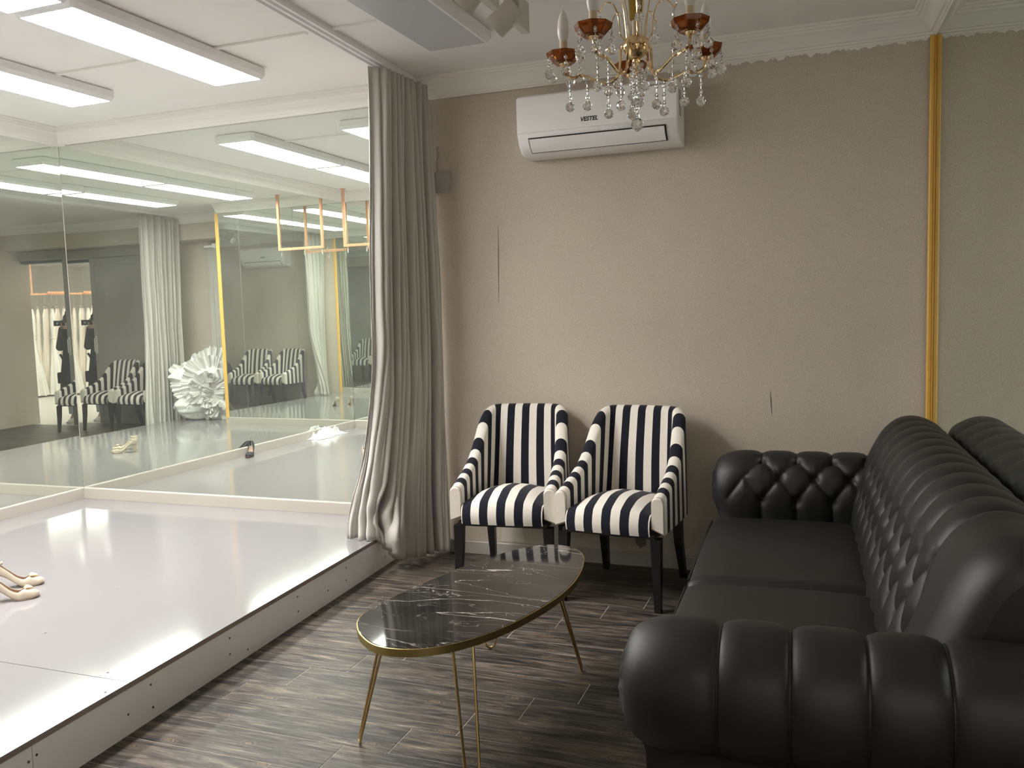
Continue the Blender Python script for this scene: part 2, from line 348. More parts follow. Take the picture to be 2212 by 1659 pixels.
# ------------------------------------------------------------------ the setting
# planks of the sitting area
floor = struct(box('floor', -5.35, .95, -.0, 4.75, -.06, -.0014, M['grout']))
def build_planks():
    rh, ln, gap = .1731, .978, .0035
    mesh_full = None
    for k in range(-15, 13):
        y0, y1 = 2.553+rh*k, 2.553+rh*(k+1)
        y0, y1 = max(y0, .0), min(y1, D)
        if y1-y0 < .02: continue
        xj = -1.197+.168*k
        x = xj-ln*math.ceil((xj+2.62)/ln)
        while x < .62:
            a, b = max(x, -2.60), min(x+ln, .63)
            if b-a > .02:
                full = b-a > ln-.001 and y1-y0 > rh-.001
                if full and mesh_full:
                    o = bpy.data.objects.new('plank', mesh_full); COL.objects.link(o); o.parent = floor
                else:
                    w2, h2 = (b-a-gap)/2, (y1-y0-gap)/2
                    o = Geo().box(-w2, w2, -h2, h2, -.010, 0, .0008).obj('plank', M['plank'], floor)
                    if full: mesh_full = o.data
                o.location = ((a+b)/2, (y0+y1)/2, random.uniform(-.0004, .0004))
            x += ln
build_planks()
struct(box('ceiling', -5.4, 1.3, -.12, 5.0, ZC, ZC+.1, M['ceiling']))

def wall_prism(name, pts, z0, z1, material):
    return struct(Geo().prism(pts, lambda p: (p[0], p[1], z0), lambda p: (p[0], p[1], z1)).obj(name, material))
wall_back = wall_prism('wall_back', [(-5.3, D+.006), (.9, D+.006), (.9, D+.15), (-5.3, D+.15)], -.06, ZC, M['wallpaper'])
wall_prism('wall_left', [lw(-.1, -.006), lw(4.8, -.006), lw(4.8, -.14), lw(-.1, -.14)], -.06, ZC, M['plaster'])
wall_prism('wall_right', [rw(-.006, -.008), rw(4.75, -.008), rw(4.75, -.14), rw(-.006, -.14)], -.06, ZC, M['wallpaper'])
# wall by the camera: solid to the left of the doorway, lintel over it, boxed soffit along it
wf = Geo().box(-5.3, -.235, -.12, 0, -.06, ZC).box(-.235, .70, -.12, 0, 2.335, ZC)
struct(wf.obj('wall_front', M['wallpaper']))
struct(box('soffit', -5.0, .60, 0.001, .30, 2.47, ZC-.001, M['wallpaper']))
struct(box('wall_partition', -4.99, XE-.002, Y0-.09, Y0-.008, HP, ZC, M['wallpaper']))

# crown moulding: profile (distance from wall, height below ceiling)
CROWN = [(0, 0), (.100, 0), (.100, -.012), (.088, -.014), (.086, -.024), (.078, -.026), (.074, -.036), (.060, -.044), (.044, -.060), (.032, -.078), (.026, -.088), (.016, -.090), (.014, -.100), (.004, -.102), (.002, -.1095), (0, -.1095)]
def crown(name, a, b, na, nb_, material=None):
    # a, b: wall points; na, nb_: mitred offset direction per unit distance at each end
    return struct(Geo().prism(CROWN, lambda p: (a[0]+na[0]*p[0], a[1]+na[1]*p[0], ZC+p[1]), lambda p: (b[0]+nb_[0]*p[0], b[1]+nb_[1]*p[0], ZC+p[1])).obj(name, material or M['plaster']))
cb = (-L, D); rb = (RX, D)
crown('trim_1', lw(3.69), cb, (1, .02), (1, -1))                       # left wall
crown('trim_2', cb, rb, (1, -1), (-1, -1))                             # back wall
crown('trim_3', rb, rw(4.6), (-1, -1), (-1, 0))                        # right wall
crown('trim_4', (XE, Y0), (-4.998, Y0), (0, 1), (1, 1))                # partition
crown('trim_5', (.58, .30), (-3.3, .30), (-1, 1), (0, 1))              # soffit
# ragged painted edge of the wallpaper under the crown
def ragged(name, x0, x1, n, seed, amp):
    xs = np.linspace(x0, x1, n); d = np.abs(wnoise(xs*6, seed, 4))*amp+np.random.default_rng(seed).uniform(0, amp*.35, n)
    P = np.zeros((n, 2, 3)); P[:, 0] = np.stack([xs, np.full(n, D+.0045), np.full(n, ZT+.002)], 1); P[:, 1] = np.stack([xs, np.full(n, D+.0045), ZT-.002-d], 1)
    return struct(grid(name, P, M['plaster'], smooth=False))
ragged('trim_6', -.95, RX-.03, 150, 3, .017)

# platform with its boards
plat = sempty('platform')
def board(name, s0, s1, material, z0, z1):
    a, b = pe(s0, .006), pe(s1, .006)
    la, lb = lw(s0, .002), lw(s1, .002)
    y0, y1 = D-s0, D-s1
    pts = [(la[0], y0), (a[0], y0), (b[0], y1), (lb[0], y1)]
    g = Geo().prism(pts, lambda p: (p[0], p[1], z0), lambda p: (p[0], p[1], z1)); return g.obj(name, material, plat)
board('top_board', .001, 2.372, M['platform'], HP-.004, HP); board('top_board', 2.375, 4.58, M['platform'], HP-.004, HP)
board('board_core', .001, 2.372, M['raw_edge'], HP-.020, HP-.0042); board('board_core', 2.375, 4.58, M['raw_edge'], HP-.020, HP-.0042)
def fascia(s0, s1):
    pts = [pe(s0, 0), pe(s1, 0), pe(s1, -.018), pe(s0, -.018)]
    Geo().prism(pts, lambda p: (p[0], p[1], .0005), lambda p: (p[0], p[1], HP-.0205)).obj('fascia_board', M['fascia'], plat)
fascia(.001, 2.784); fascia(2.7865, 4.58)
scr = Geo().lathe([(.0045, 0), (.0045, .0012), (.002, .0016)], 8).obj('screw', M['screw'], plat).data
bpy.data.objects.remove(bpy.data.objects['screw'])
def screw(loc, axis):
    o = bpy.data.objects.new('screw', scr); COL.objects.link(o); o.parent = plat; o.location = loc
    o.rotation_mode = 'QUATERNION'; o.rotation_quaternion = Vector((0, 0, 1)).rotation_difference(Vector(axis))
for s, z in [(2.8, .119), (2.77, .126), (2.389, .073), (2.268, .043), (2.272, .13), (1.813, .059), (1.809, .126), (1.692, .031), (1.291, .056), (1.291, .128), (1.014, .067), (.827, .06), (.822, .125), (.368, .054), (3.2, .06), (3.2, .13), (3.7, .06), (3.7, .13)]:
    p = pe(s, 0); screw((p[0], p[1], z), (math.cos(PA), math.sin(PA), 0))
for x, y in [(-3.16, 3.036), (-2.442, 2.275), (-2.321, 2.146), (-3.011, 2.507), (-4.887, 4.557), (-2.36, 3.2), (-4.2, 2.28)]: screw((x, y, HP), (0, 0, 1))

# skirting boards
def strip(name, a, b, n0, n1, z0, z1, material, extra=None):
    # a, b: points on the wall; n: inward unit normal; rounded top edge
    t = n1
    prof = [(n0, z0), (t, z0), (t, z1-.008), (t-.003, z1-.002), (n0+.004, z1), (n0, z1)]
    return struct(Geo().prism(prof, lambda p: (a[0]+extra[0]*p[0], a[1]+extra[1]*p[0], p[1]), lambda p: (b[0]+extra[2]*p[0], b[1]+extra[3]*p[0], p[1])).obj(name, material))
strip('baseboard_left', lw(3.688), cb, .0005, .014, HP+.0005, HB, M['cream_trim'], (1, .013, 1, -1))
strip('baseboard_back', cb, (-2.475, D), .0005, .014, HP+.0005, HB, M['cream_trim'], (1, -1, 0, -1))
strip('baseboard_front', (XE+.01, Y0), (-4.995, Y0), .0005, .014, HP+.0005, HB, M['cream_trim'], (0, 1, 1, 1))
strip('baseboard_right', (-2.38, D+.004), (RX-.01, D+.004), .0005, .013, .0005, .078, M['cream_trim'], (0, -1, 0, -1))

# mirrors: panes of their own on every mirrored wall
def pane(parent, a, b, nrm, z0, z1, name='mirror_pane'):
    n = Vector((*nrm, 0)).normalized(); g = Geo()
    pts = [a, b, (b[0]-n.x*.005, b[1]-n.y*.005), (a[0]-n.x*.005, a[1]-n.y*.005)]
    g.prism(pts, lambda p: (p[0], p[1], z0), lambda p: (p[0], p[1], z1)); return g.obj(name, M['mirror'], parent)
zm0, zm1 = HB+.0008, ZT-.0008
ml = thing('wall_mirror', 'floor-to-cornice mirror of two panes on the left wall above the white platform', 'mirror', (0, 0, 0))
pane(ml, lw(.003), lw(1.872), (math.cos(DELTA), math.sin(DELTA)), zm0, zm1); pane(ml, lw(1.875), lw(3.686), (math.cos(DELTA), math.sin(DELTA)), zm0, zm1)
mb = thing('wall_mirror', 'wide mirror pane on the back wall of the platform beside the grey curtain', 'mirror', (0, 0, 0))
pane(mb, (-L+.003, D), (-2.442, D), (0, -1), zm0, zm1)
mp = thing('wall_mirror', 'mirror on the partition facing the back wall, seen only by reflection', 'mirror', (0, 0, 0))
pane(mp, (XE, Y0), (-4.30, Y0), (0, 1), zm0, zm1); pane(mp, (-4.303, Y0), (-4.995, Y0), (0, 1), zm0, zm1)
mr = thing('wall_mirror', 'mirror on the right wall behind the black leather sofa', 'mirror', (0, 0, 0))
pane(mr, rw(.022), rw(2.0), (-math.cos(RA), -math.sin(RA)), .004, zm1); pane(mr, rw(2.003), rw(4.02), (-math.cos(RA), -math.sin(RA)), .004, zm1)
for name, x0, x1, y, s in (('trim_11', -4.98, -2.45, D, -1), ('trim_12', -4.98, XE, Y0, 1)):
    struct(box(name, x0, x1, min(y, y+s*.004), max(y, y+s*.004), ZT-.0005, ZT+.004, M['vent_grey']))
# ochre trim strips: flat strip with a groove and a quarter round
def ochre(name, mtx, z0, z1):
    prof = [(-.022, 0), (.022, 0), (.022, .006), (.017, .011), (.005, .012), (.002, .008), (-.001, .013), (-.016, .016), (-.022, .010)]
    g = Geo().prism(prof, lambda p: tuple(mtx @ Vector((p[0], p[1], z0))), lambda p: tuple(mtx @ Vector((p[0], p[1], z1))))
    return struct(g.obj(name, M['yellow'], None, True, 40))
ochre('trim_7', Matrix.Translation((RX-.004, D-.002, 0)) @ Matrix.Rotation(R_(180+12), 4, 'Z'), .07, ZT+.004)
ochre('trim_8', Matrix.Translation((-2.420, D+.001, 0)) @ Matrix.Rotation(R_(180), 4, 'Z'), HP+.001, ZT+.002)
ochre('trim_9', Matrix.Translation((XE+.012, Y0-.002, 0)) @ Matrix.Rotation(R_(0), 4, 'Z'), HP+.001, ZT+.002)
box_edge = struct(box('trim_10', XE-.001, XE+.004, Y0-.09, Y0-.004, HP+.001, ZC-.11, M['yellow']))

# sliding door, its pelmet and the doorway
dr = sempty('door_1')
box('pelmet', -1.35, .56, .001, .085, 2.345, 2.465, M['door'], dr, .004)
box('door_leaf', -1.22, -.215, .012, .040, .012, 2.335, M['door'], dr, .002)
for x0, x1 in ((-.285, -.215), (-1.22, -1.15)): box('stile', x0, x1, .040, .050, .012, 2.335, M['door'], dr, .003)
for z0, z1 in ((.012, .12), (2.24, 2.335)): box('rail', -1.149, -.286, .040, .049, z0, z1, M['door'], dr, .003)
h = Geo().tube([(-.25, .050, 1.02), (-.25, .085, 1.03), (-.25, .085, 1.22), (-.25, .050, 1.23)], .007, 8).obj('handle', M['grey_plastic'], dr, True)
box('handle_plate', -.268, -.232, .050, .054, 1.00, 1.25, M['grey_plastic'], dr, .002)
struct(box('gap_shade', -.234, .60, -.118, -.002, 2.300, 2.334, M['teal']))  # dark strip painted in for the shaded gap below the door header

# curtain track on the ceiling over the platform edge
def track():
    g = Geo()
    for n0, n1, z0 in ((.10, .19, ZC-.012), (.102, .116, ZC-.030), (.138, .152, ZC-.030), (.174, .188, ZC-.030)):
        pts = [pe(.02, n0), pe(4.25, n0), pe(4.25, n1), pe(.02, n1)]
        g.prism(pts, lambda p: (p[0], p[1], z0), lambda p: (p[0], p[1], ZC-.0005))
    o = g.obj('curtain_track', M['frame_white']); return tag(o, 'white double curtain track on the ceiling above the platform edge', 'curtain track')
track()

# ceiling cover strips
def batten(x0, x1, y, label):
    o = Geo().box(x0, x1, y-.011, y+.011, ZC-.012, ZC-.0002, .003).obj('cable_cover', M['ceiling']); tag(o, label, 'cable cover')
batten(-3.94, -3.28, 3.575, 'thin white cable cover on the ceiling between the two lit rows of panels')
batten(-2.92, -2.315, 3.575, 'thin white cable cover between the nearer lit panel and the curtain track')
batten(-2.20, -1.895, 3.575, 'thin white cable cover between the curtain track and the unlit panel')

# ------------------------------------------------------------------ ceiling panels
def led_panel(x, y, diffuser, label, group=None, z=ZC, wid=.345, ln=1.262):
    t = thing('ceiling_panel_light', label, 'ceiling light', (x, y, z), R_(-.3), group)
    w2, l2, hgt = wid/2, ln/2, .064
    g = Geo()
    outer = [(-w2, -l2), (w2, -l2), (w2, l2), (-w2, l2)]
    def rect(w_, l_, z_): return [(-w_, -l_, z_), (w_, -l_, z_), (w_, l_, z_), (-w_, l_, z_)]
    def cham(w_, l_, c, z_): return [(-w_+c, -l_, z_), (w_-c, -l_, z_), (w_, -l_+c, z_), (w_, l_-c, z_), (w_-c, l_, z_), (-w_+c, l_, z_), (-w_, l_-c, z_), (-w_, -l_+c, z_)]
    rings = [cham(w2-.012, l2-.012, .014, -.0005), cham(w2, l2, .018, -.010), cham(w2, l2, .018, -.044), cham(w2-.016, l2-.016, .012, -hgt), cham(w2-.026, l2-.026, .004, -hgt), cham(w2-.026, l2-.026, .004, -hgt+.004)]
    v = [p for r in rings for p in r]; f = [tuple(range(8))[::-1]]
    for k in range(len(rings)-1):
        for j in range(8): f.append((k*8+j, k*8+(j+1) % 8, (k+1)*8+(j+1) % 8, (k+1)*8+j))
    f.append(tuple(40+j for j in range(8)))
    g.add(v, f); g.obj('housing', M['frame_white'], t)
    box('diffuser', -w2+.027, w2-.027, -l2+.027, l2-.027, -hgt+.0005, -hgt+.0035, diffuser, t)
    return t
led_panel(-3.015, 3.350, M['diffuser'], 'lit white panel light over the platform, the nearer row and farther along')
led_panel(-3.015, 2.080, M['diffuser'], 'lit panel light cut by the top left edge of the photo')
led_panel(-4.060, 3.350, M['diffuser'], 'lit white panel light in the row next to the left mirror wall')
led_panel(-4.060, 2.080, M['diffuser'], 'lit panel light out of frame next to the left mirror wall')
led_panel(-1.690, 3.305, M['diffuser_off'], 'unlit panel light with a grey diffuser beside the spotlights')

# spotlights on a square canopy
def spotlight(name, loc, aim, label, size=1.0):
    t = thing(name, label, 'spotlight', loc, 0, 'white ceiling spotlights beside the unlit panel')
    z0 = ZC-loc[2]
    box('gear_box', .012, .046, -.02, .11, -.075, z0-.022, M['grey_plastic'], t, .003)
    Geo().lathe([(.02, z0-.022), (.02, z0-.03), (.013, z0-.04), (.013, -.0)], 12, (-.01, 0, 0)).obj('swivel', M['grey_plastic'], t, True)
    a = Vector(aim).normalized()
    c = Vector((-.015, -.01, -.030)); k = c-a*.060
    prof = [(.020, 0), (.046, .002), (.050, .012), (.050, .105), (.0515, .107), (.0515, .130), (.048, .130), (.045, .105), (.008, .06)]
    Geo().lathe(prof, 28, k, a, cap=False).obj('lamp_head', M['grey_plastic'], t, True, 40)
    Geo().lathe([(.0, .1), (.040, .1005)], 24, k, a, cap=False).obj('lens', M['white_plastic'], t)
    return t
box_c = box('canopy_rail', -1.305, -1.235, 2.75, 3.62, ZC-.022, ZC-.0003, M['grey_plastic'], None, .003)
tag(box_c, 'white lighting track on the ceiling beside the unlit panel light', 'lighting track')
spotlight('spotlight', (-1.262, 3.50, 2.712), (-.78, -.06, -.60), 'white cylinder spotlight pointing down and left, next to the chandelier')
spotlight('spotlight', (-1.275, 3.17, 2.712), (-.75, .1, -.62), 'white round spotlight at the top edge left of the other spotlight')

# ------------------------------------------------------------------ air conditioner
def air_conditioner():
    x0, x1 = -1.570, -.712; cx = (x0+x1)/2; hw = (x1-x0)/2
    t = thing('air_conditioner', 'white wall-mounted split air conditioner high on the wallpapered back wall', 'air conditioner', (cx, D, 2.272))
    prof = [(0, 0), (.07, .0), (.105, .004), (.150, .022), (.185, .055), (.203, .092), (.206, .100), (.209, .108), (.206, .285), (.198, .303), (.182, .312), (0, .312)]
    def sec(x, k): # k: inset of the outline
        return [(x, -p[0]+(k if p[0] > .02 else 0), min(max(p[1], 0+k), .312-k)) for p in prof]
    xs = [(-hw, .008), (-hw+.004, .003), (-hw+.012, 0), (hw-.012, 0), (hw-.004, .003), (hw, .008)]
    v = [p for x, k in xs for p in sec(x, k)]; n = len(prof)
    f = [(i*n+j, (i+1)*n+j, (i+1)*n+(j+1) % n, i*n+(j+1) % n) for i in range(len(xs)-1) for j in range(n)]
    f += [tuple(range(n)), tuple(range(5*n+n-1, 5*n-1, -1))]
    mesh_obj('body', v, f, M['white_plastic'], t, True, sharp=32)
    # front cover plate with a fine seam
    g = Geo(); g.box(-hw+.003, hw-.003, -.2145, -.2085, .112, .296, .0025); g.obj('front_panel', M['white_plastic'], t)
    # louvre over the outlet: dark slot and a curved flap
    def on(u, off):   # u in 0..1 along the lower curve
        P = np.array([(.209, .094), (.200, .078), (.180, .046), (.150, .019), (.120, .005)]); d = np.r_[0, np.cumsum(np.linalg.norm(np.diff(P, axis=0), axis=1))]
        y = np.interp(u*d[-1], d, P[:, 0]); z = np.interp(u*d[-1], d, P[:, 1]); q = math.atan2(.09, .09)
        return y+off*.72, z-off*.70
    def flap(name, xa, xb, ua, ub, off, m):
        P = np.zeros((8, 2, 3))
        for i, u in enumerate(np.linspace(ua, ub, 8)):
            y, z = on(u, off); P[i, 0] = (xa, -y, z); P[i, 1] = (xb, -y, z)
        return grid(name, P, m, t)
    flap('outlet_slot', -hw+.062, hw-.060, .06, .80, .0022, M['dark_plastic'])
    flap('louver', -hw+.067, hw-.068, .10, .735, .006, M['white_plastic'])
    box('side_vent', hw-.0005, hw+.0012, -.165, -.105, .135, .265, M['vent_grey'], t, .0004)
    fm = Matrix.Translation((-.028, -.2150, .152)) @ Matrix.Rotation(R_(90), 4, 'X')
    text_obj('logo', 'VESTEL', .030, M['text'], fm, t, .2, .0004, .0011)
    fm = Matrix.Translation((.322, -.2150, .284)) @ Matrix.Rotation(R_(90), 4, 'X')
    text_obj('inverter_mark', 'inverter A++', .019, M['text'], fm, t, .1, .0003, .0002)
    g = Geo()
    for r in (.005, .0095, .014):
        g.tube([(.245+r*math.sin(a), -.2152, .278+r*math.cos(a)) for a in np.linspace(-.75, .75, 9)], .0011, 5)
    g.ball((.245, -.2152, .2775), .0017); g.obj('wifi_mark', M['text'], t)
air_conditioner()
def junction_box():
    t = thing('junction_box', 'small grey box on the back wall at the right edge of the curtain', 'junction box', (-2.125, D+.004, 2.155))
    g = Geo(); prof = [(0, 0), (.05, -.02), (.058, -.012), (.058, .095), (.05, .102), (0, .108)]
    g.prism(prof, lambda p: (-.07, -p[0], p[1]), lambda p: (.062, -p[0], p[1])); g.obj('cover', M['vent_grey'], t)
    Geo().tube([(-.012, -.01, .10), (-.018, -.018, .15), (-.010, -.012, .20), (-.015, -.008, .235), (-.012, -.002, .25)], .006, 6).obj('cable_tail', M['cream_trim'], t, True)
junction_box()
# tears and marks in the wallpaper
def wall_mark(name, pts, wd, m, label):
    g = Geo()
    for i in range(len(pts)-1):
        (xa, za), (xb, zb) = pts[i], pts[i+1]; wa, wb = wd*(1 if i else .2), wd*(1 if i < len(pts)-2 else .2)
        g.add([(xa-wa, D+.0045, za), (xa+wa, D+.0045, za), (xb+wb, D+.0045, zb), (xb-wb, D+.0045, zb), (xa-wa, D+.0056, za), (xa+wa, D+.0056, za), (xb+wb, D+.0056, zb), (xb-wb, D+.0056, zb)], [(0, 1, 2, 3), (0, 4, 5, 1), (1, 5, 6, 2), (2, 6, 7, 3), (3, 7, 4, 0)])
    o = g.obj(name, m, wall_back); o['label'] = label; return o
wall_mark('seam_tear', [(-1.777, 1.93), (-1.779, 1.80), (-1.783, 1.66), (-1.787, 1.49)], .0016, M['crack'], 'long open wallpaper seam')
wall_mark('seam_tear', [(-.285, .99), (-.281, .93), (-.279, .865)], .002, M['crack'], 'short tear in the wallpaper')
g = Geo(); g.add([(-1.80, D+.003, .24), (-1.70, D+.003, .245), (-1.68, D+.003, .16), (-1.665, D+.003, .085), (-1.82, D+.003, .08)], [(0, 1, 2, 3, 4)]); o = g.obj('torn_patch', M['paper'], wall_back); o['label'] = 'bare pale patch where the wallpaper is torn'
g = Geo(); g.add([(-1.01, D+.003, .20), (-.955, D+.003, .205), (-.95, D+.003, .12), (-.985, D+.003, .10), (-1.012, D+.003, .13)], [(0, 1, 2, 3, 4)]); o = g.obj('torn_patch', M['dust'], wall_back); o['label'] = 'dark scuffed patch low on the wall'

# ------------------------------------------------------------------ curtains
def curtain_mesh(name, top, mid, bot, amps, npleat, seed, ncol=420, nrow=70, lead=0.0):
    """top/mid/bot: polylines (x, y, z) along the gathered width; pleats stand out across the run"""
    T, _ = resample(top, ncol); Mi, _ = resample(mid, ncol); B, _ = resample(bot, ncol)
    s = np.linspace(0, 1, ncol); P = np.zeros((ncol, nrow, 3))
    ph = npleat*s+wnoise(s*3, seed, 2)*.35
    def wave(phase, sh): 
        f = phase-np.floor(phase); tri = np.sin(2*math.pi*f); return np.sign(tri)*np.abs(tri)**sh
    merge = wnoise(s*7, seed+5, 2)
    for j, t in enumerate(np.linspace(0, 1, nrow)):
        if t < .55: q = smoothstep(0, .55, t); base = T*(1-q)+Mi*q
        else: q = smoothstep(.55, 1, t); base = Mi*(1-q)+B*q
        base = base.copy(); zl = T[:, 2]*(1-t)+B[:, 2]*t; base[:, 2] = zl
        tang = np.gradient(base[:, :2], axis=0); tang /= np.linalg.norm(tang, axis=1)[:, None]+1e-9
        nrm = np.stack([-tang[:, 1], tang[:, 0]], 1)
        a = (amps[0]*(1-t)+amps[1]*t)*(1-.75*lead*np.exp(-(s/.09)**2))
        phj = ph+.30*t*merge+.10*np.sin(3*t+9*s)*t
        off = a*wave(phj, .8)*(1+.25*wnoise(s*5+t*.6, seed+2, 2)) + .010*t*wnoise(s*11+t*1.2, seed+9, 2)
        sway = a*.5*np.cos(2*math.pi*phj)*(.35+.3*t)
        P[:, j, :2] = base[:, :2]+nrm*off[:, None]+tang*sway[:, None]; P[:, j, 2] = base[:, 2]
    return P
def curtain_back():
    t = thing('curtain', 'grey floor-length curtain gathered at the back wall, hem pooling over the platform corner', 'curtain', (-2.27, 4.35, 0))
    zt = 2.735
    top = [(-2.240, 4.03, zt), (-2.232, 4.20, zt), (-2.215, 4.40, zt), (-2.195, 4.575, zt)]
    mid = [(-2.285, 4.02, 1.4), (-2.26, 4.17, 1.4), (-2.205, 4.38, 1.4), (-2.145, 4.56, 1.4)]
    bot = [(-2.47, 4.09, .19), (-2.435, 4.11, .19), (-2.39, 4.12, .19), (-2.32, 4.24, .07), (-2.27, 4.36, .03), (-2.21, 4.47, .03), (-2.12, 4.57, .03)]
    P = curtain_mesh('', top, mid, bot, (.056, .046), 12.6, 4, 560, 80, 1.0)
    ncol, nrow = P.shape[:2]; s = np.linspace(0, 1, ncol)[:, None]; tt = np.linspace(0, 1, nrow)[None, :]
    # front folds: broad flat leading edge, hem kicked out over the platform and a slack loop over its edge
    kick = smoothstep(.80, 1, tt)*np.exp(-(s/.10)**2); P[:, :, 0] -= .07*kick; P[:, :, 1] -= .02*kick
    loop = np.exp(-((s-.40)/.075)**2)*np.exp(-((tt-.955)/.055)**2); P[:, :, 0] += .06*loop; P[:, :, 1] -= .10*loop
    tuck = np.exp(-((s-.24)/.07)**2)*np.exp(-((tt-.93)/.04)**2); P[:, :, 1] -= .05*tuck; P[:, :, 0] -= .04*tuck
    crease = smoothstep(.84, .93, tt)*np.sin(tt*95+s*40)*np.exp(-((s-.28)/.2)**2)*.010; P[:, :, 1] += crease
    # nothing sinks into the platform or the walls
    onp = P[:, :, 0] < (PX+math.sin(PA)*(D-P[:, :, 1])+.012)
    P[:, :, 2] = np.where(onp, np.maximum(P[:, :, 2], HP+.003), np.maximum(P[:, :, 2], .004))
    low = P[:, :, 2] < HP+.001
    edge = PX+math.sin(PA)*(D-P[:, :, 1])+.014
    P[:, :, 0] = np.where(low, np.maximum(P[:, :, 0], edge), P[:, :, 0])
    P[:, :, 1] = np.minimum(P[:, :, 1], D-.012)
    # the wall skirting and cornice push it forward a little
    P[:, :, 1] = np.where(P[:, :, 2] > ZT-.01, np.minimum(P[:, :, 1], D-.10), P[:, :, 1])
    P -= np.array([-2.27, 4.35, 0])
    o = grid('cloth', P, M['curtain'], t); md = o.modifiers.new('thick', 'SOLIDIFY'); md.thickness = .0025
    # heading tape
    H_ = P[:, :3].copy(); g = []
    return t
curtain_back()
def curtain_near():
    t = thing('curtain', 'grey curtain gathered by the near wall, seen only in the mirrors', 'curtain', (-2.15, .70, 0))
    zt = 2.735
    top = [(-2.105, .36, zt), (-2.11, .60, zt), (-2.12, .80, zt), (-2.13, 1.02, zt)]
    mid = [(-2.085, .40, 1.4), (-2.09, .65, 1.4), (-2.10, .85, 1.4), (-2.12, 1.02, 1.4)]
    bot = [(-2.10, .42, .03), (-2.08, .70, .03), (-2.10, .92, .03), (-2.12, 1.06, .03)]
    P = curtain_mesh('', top, mid, bot, (.045, .05), 8.5, 11, 300, 40)
    P[:, :, 0] = np.maximum(P[:, :, 0], PX+math.sin(PA)*(D-P[:, :, 1])+.02)
    P -= np.array([-2.15, .70, 0]); o = grid('cloth', P, M['curtain'], t); md = o.modifiers.new('thick', 'SOLIDIFY'); md.thickness = .0025
    t2 = thing('curtain', 'narrow grey curtain on a white wall bracket behind the gown pile, seen in the mirror', 'curtain', (-2.45, .09, 0))
    top = [(-2.36, .10, 2.36), (-2.52, .10, 2.36)]; bot = [(-2.34, .12, .20), (-2.57, .12, .20)]
    P = curtain_mesh('', top, [(-2.35, .11, 1.3), (-2.54, .11, 1.3)], bot, (.025, .03), 3.2, 21, 90, 24)
    P -= np.array([-2.45, .09, 0]); o = grid('cloth', P, M['curtain'], t2); md = o.modifiers.new('thick', 'SOLIDIFY'); md.thickness = .0025
    Geo().box(-.28, .14, -.01, .02, 2.372, 2.40, .004).box(-.29, -.23, -.088, .03, 2.36, 2.42, .004).box(-.06, 0, -.088, .03, 2.36, 2.42, .004).obj('bracket', M['white_plastic'], t2)
curtain_near()

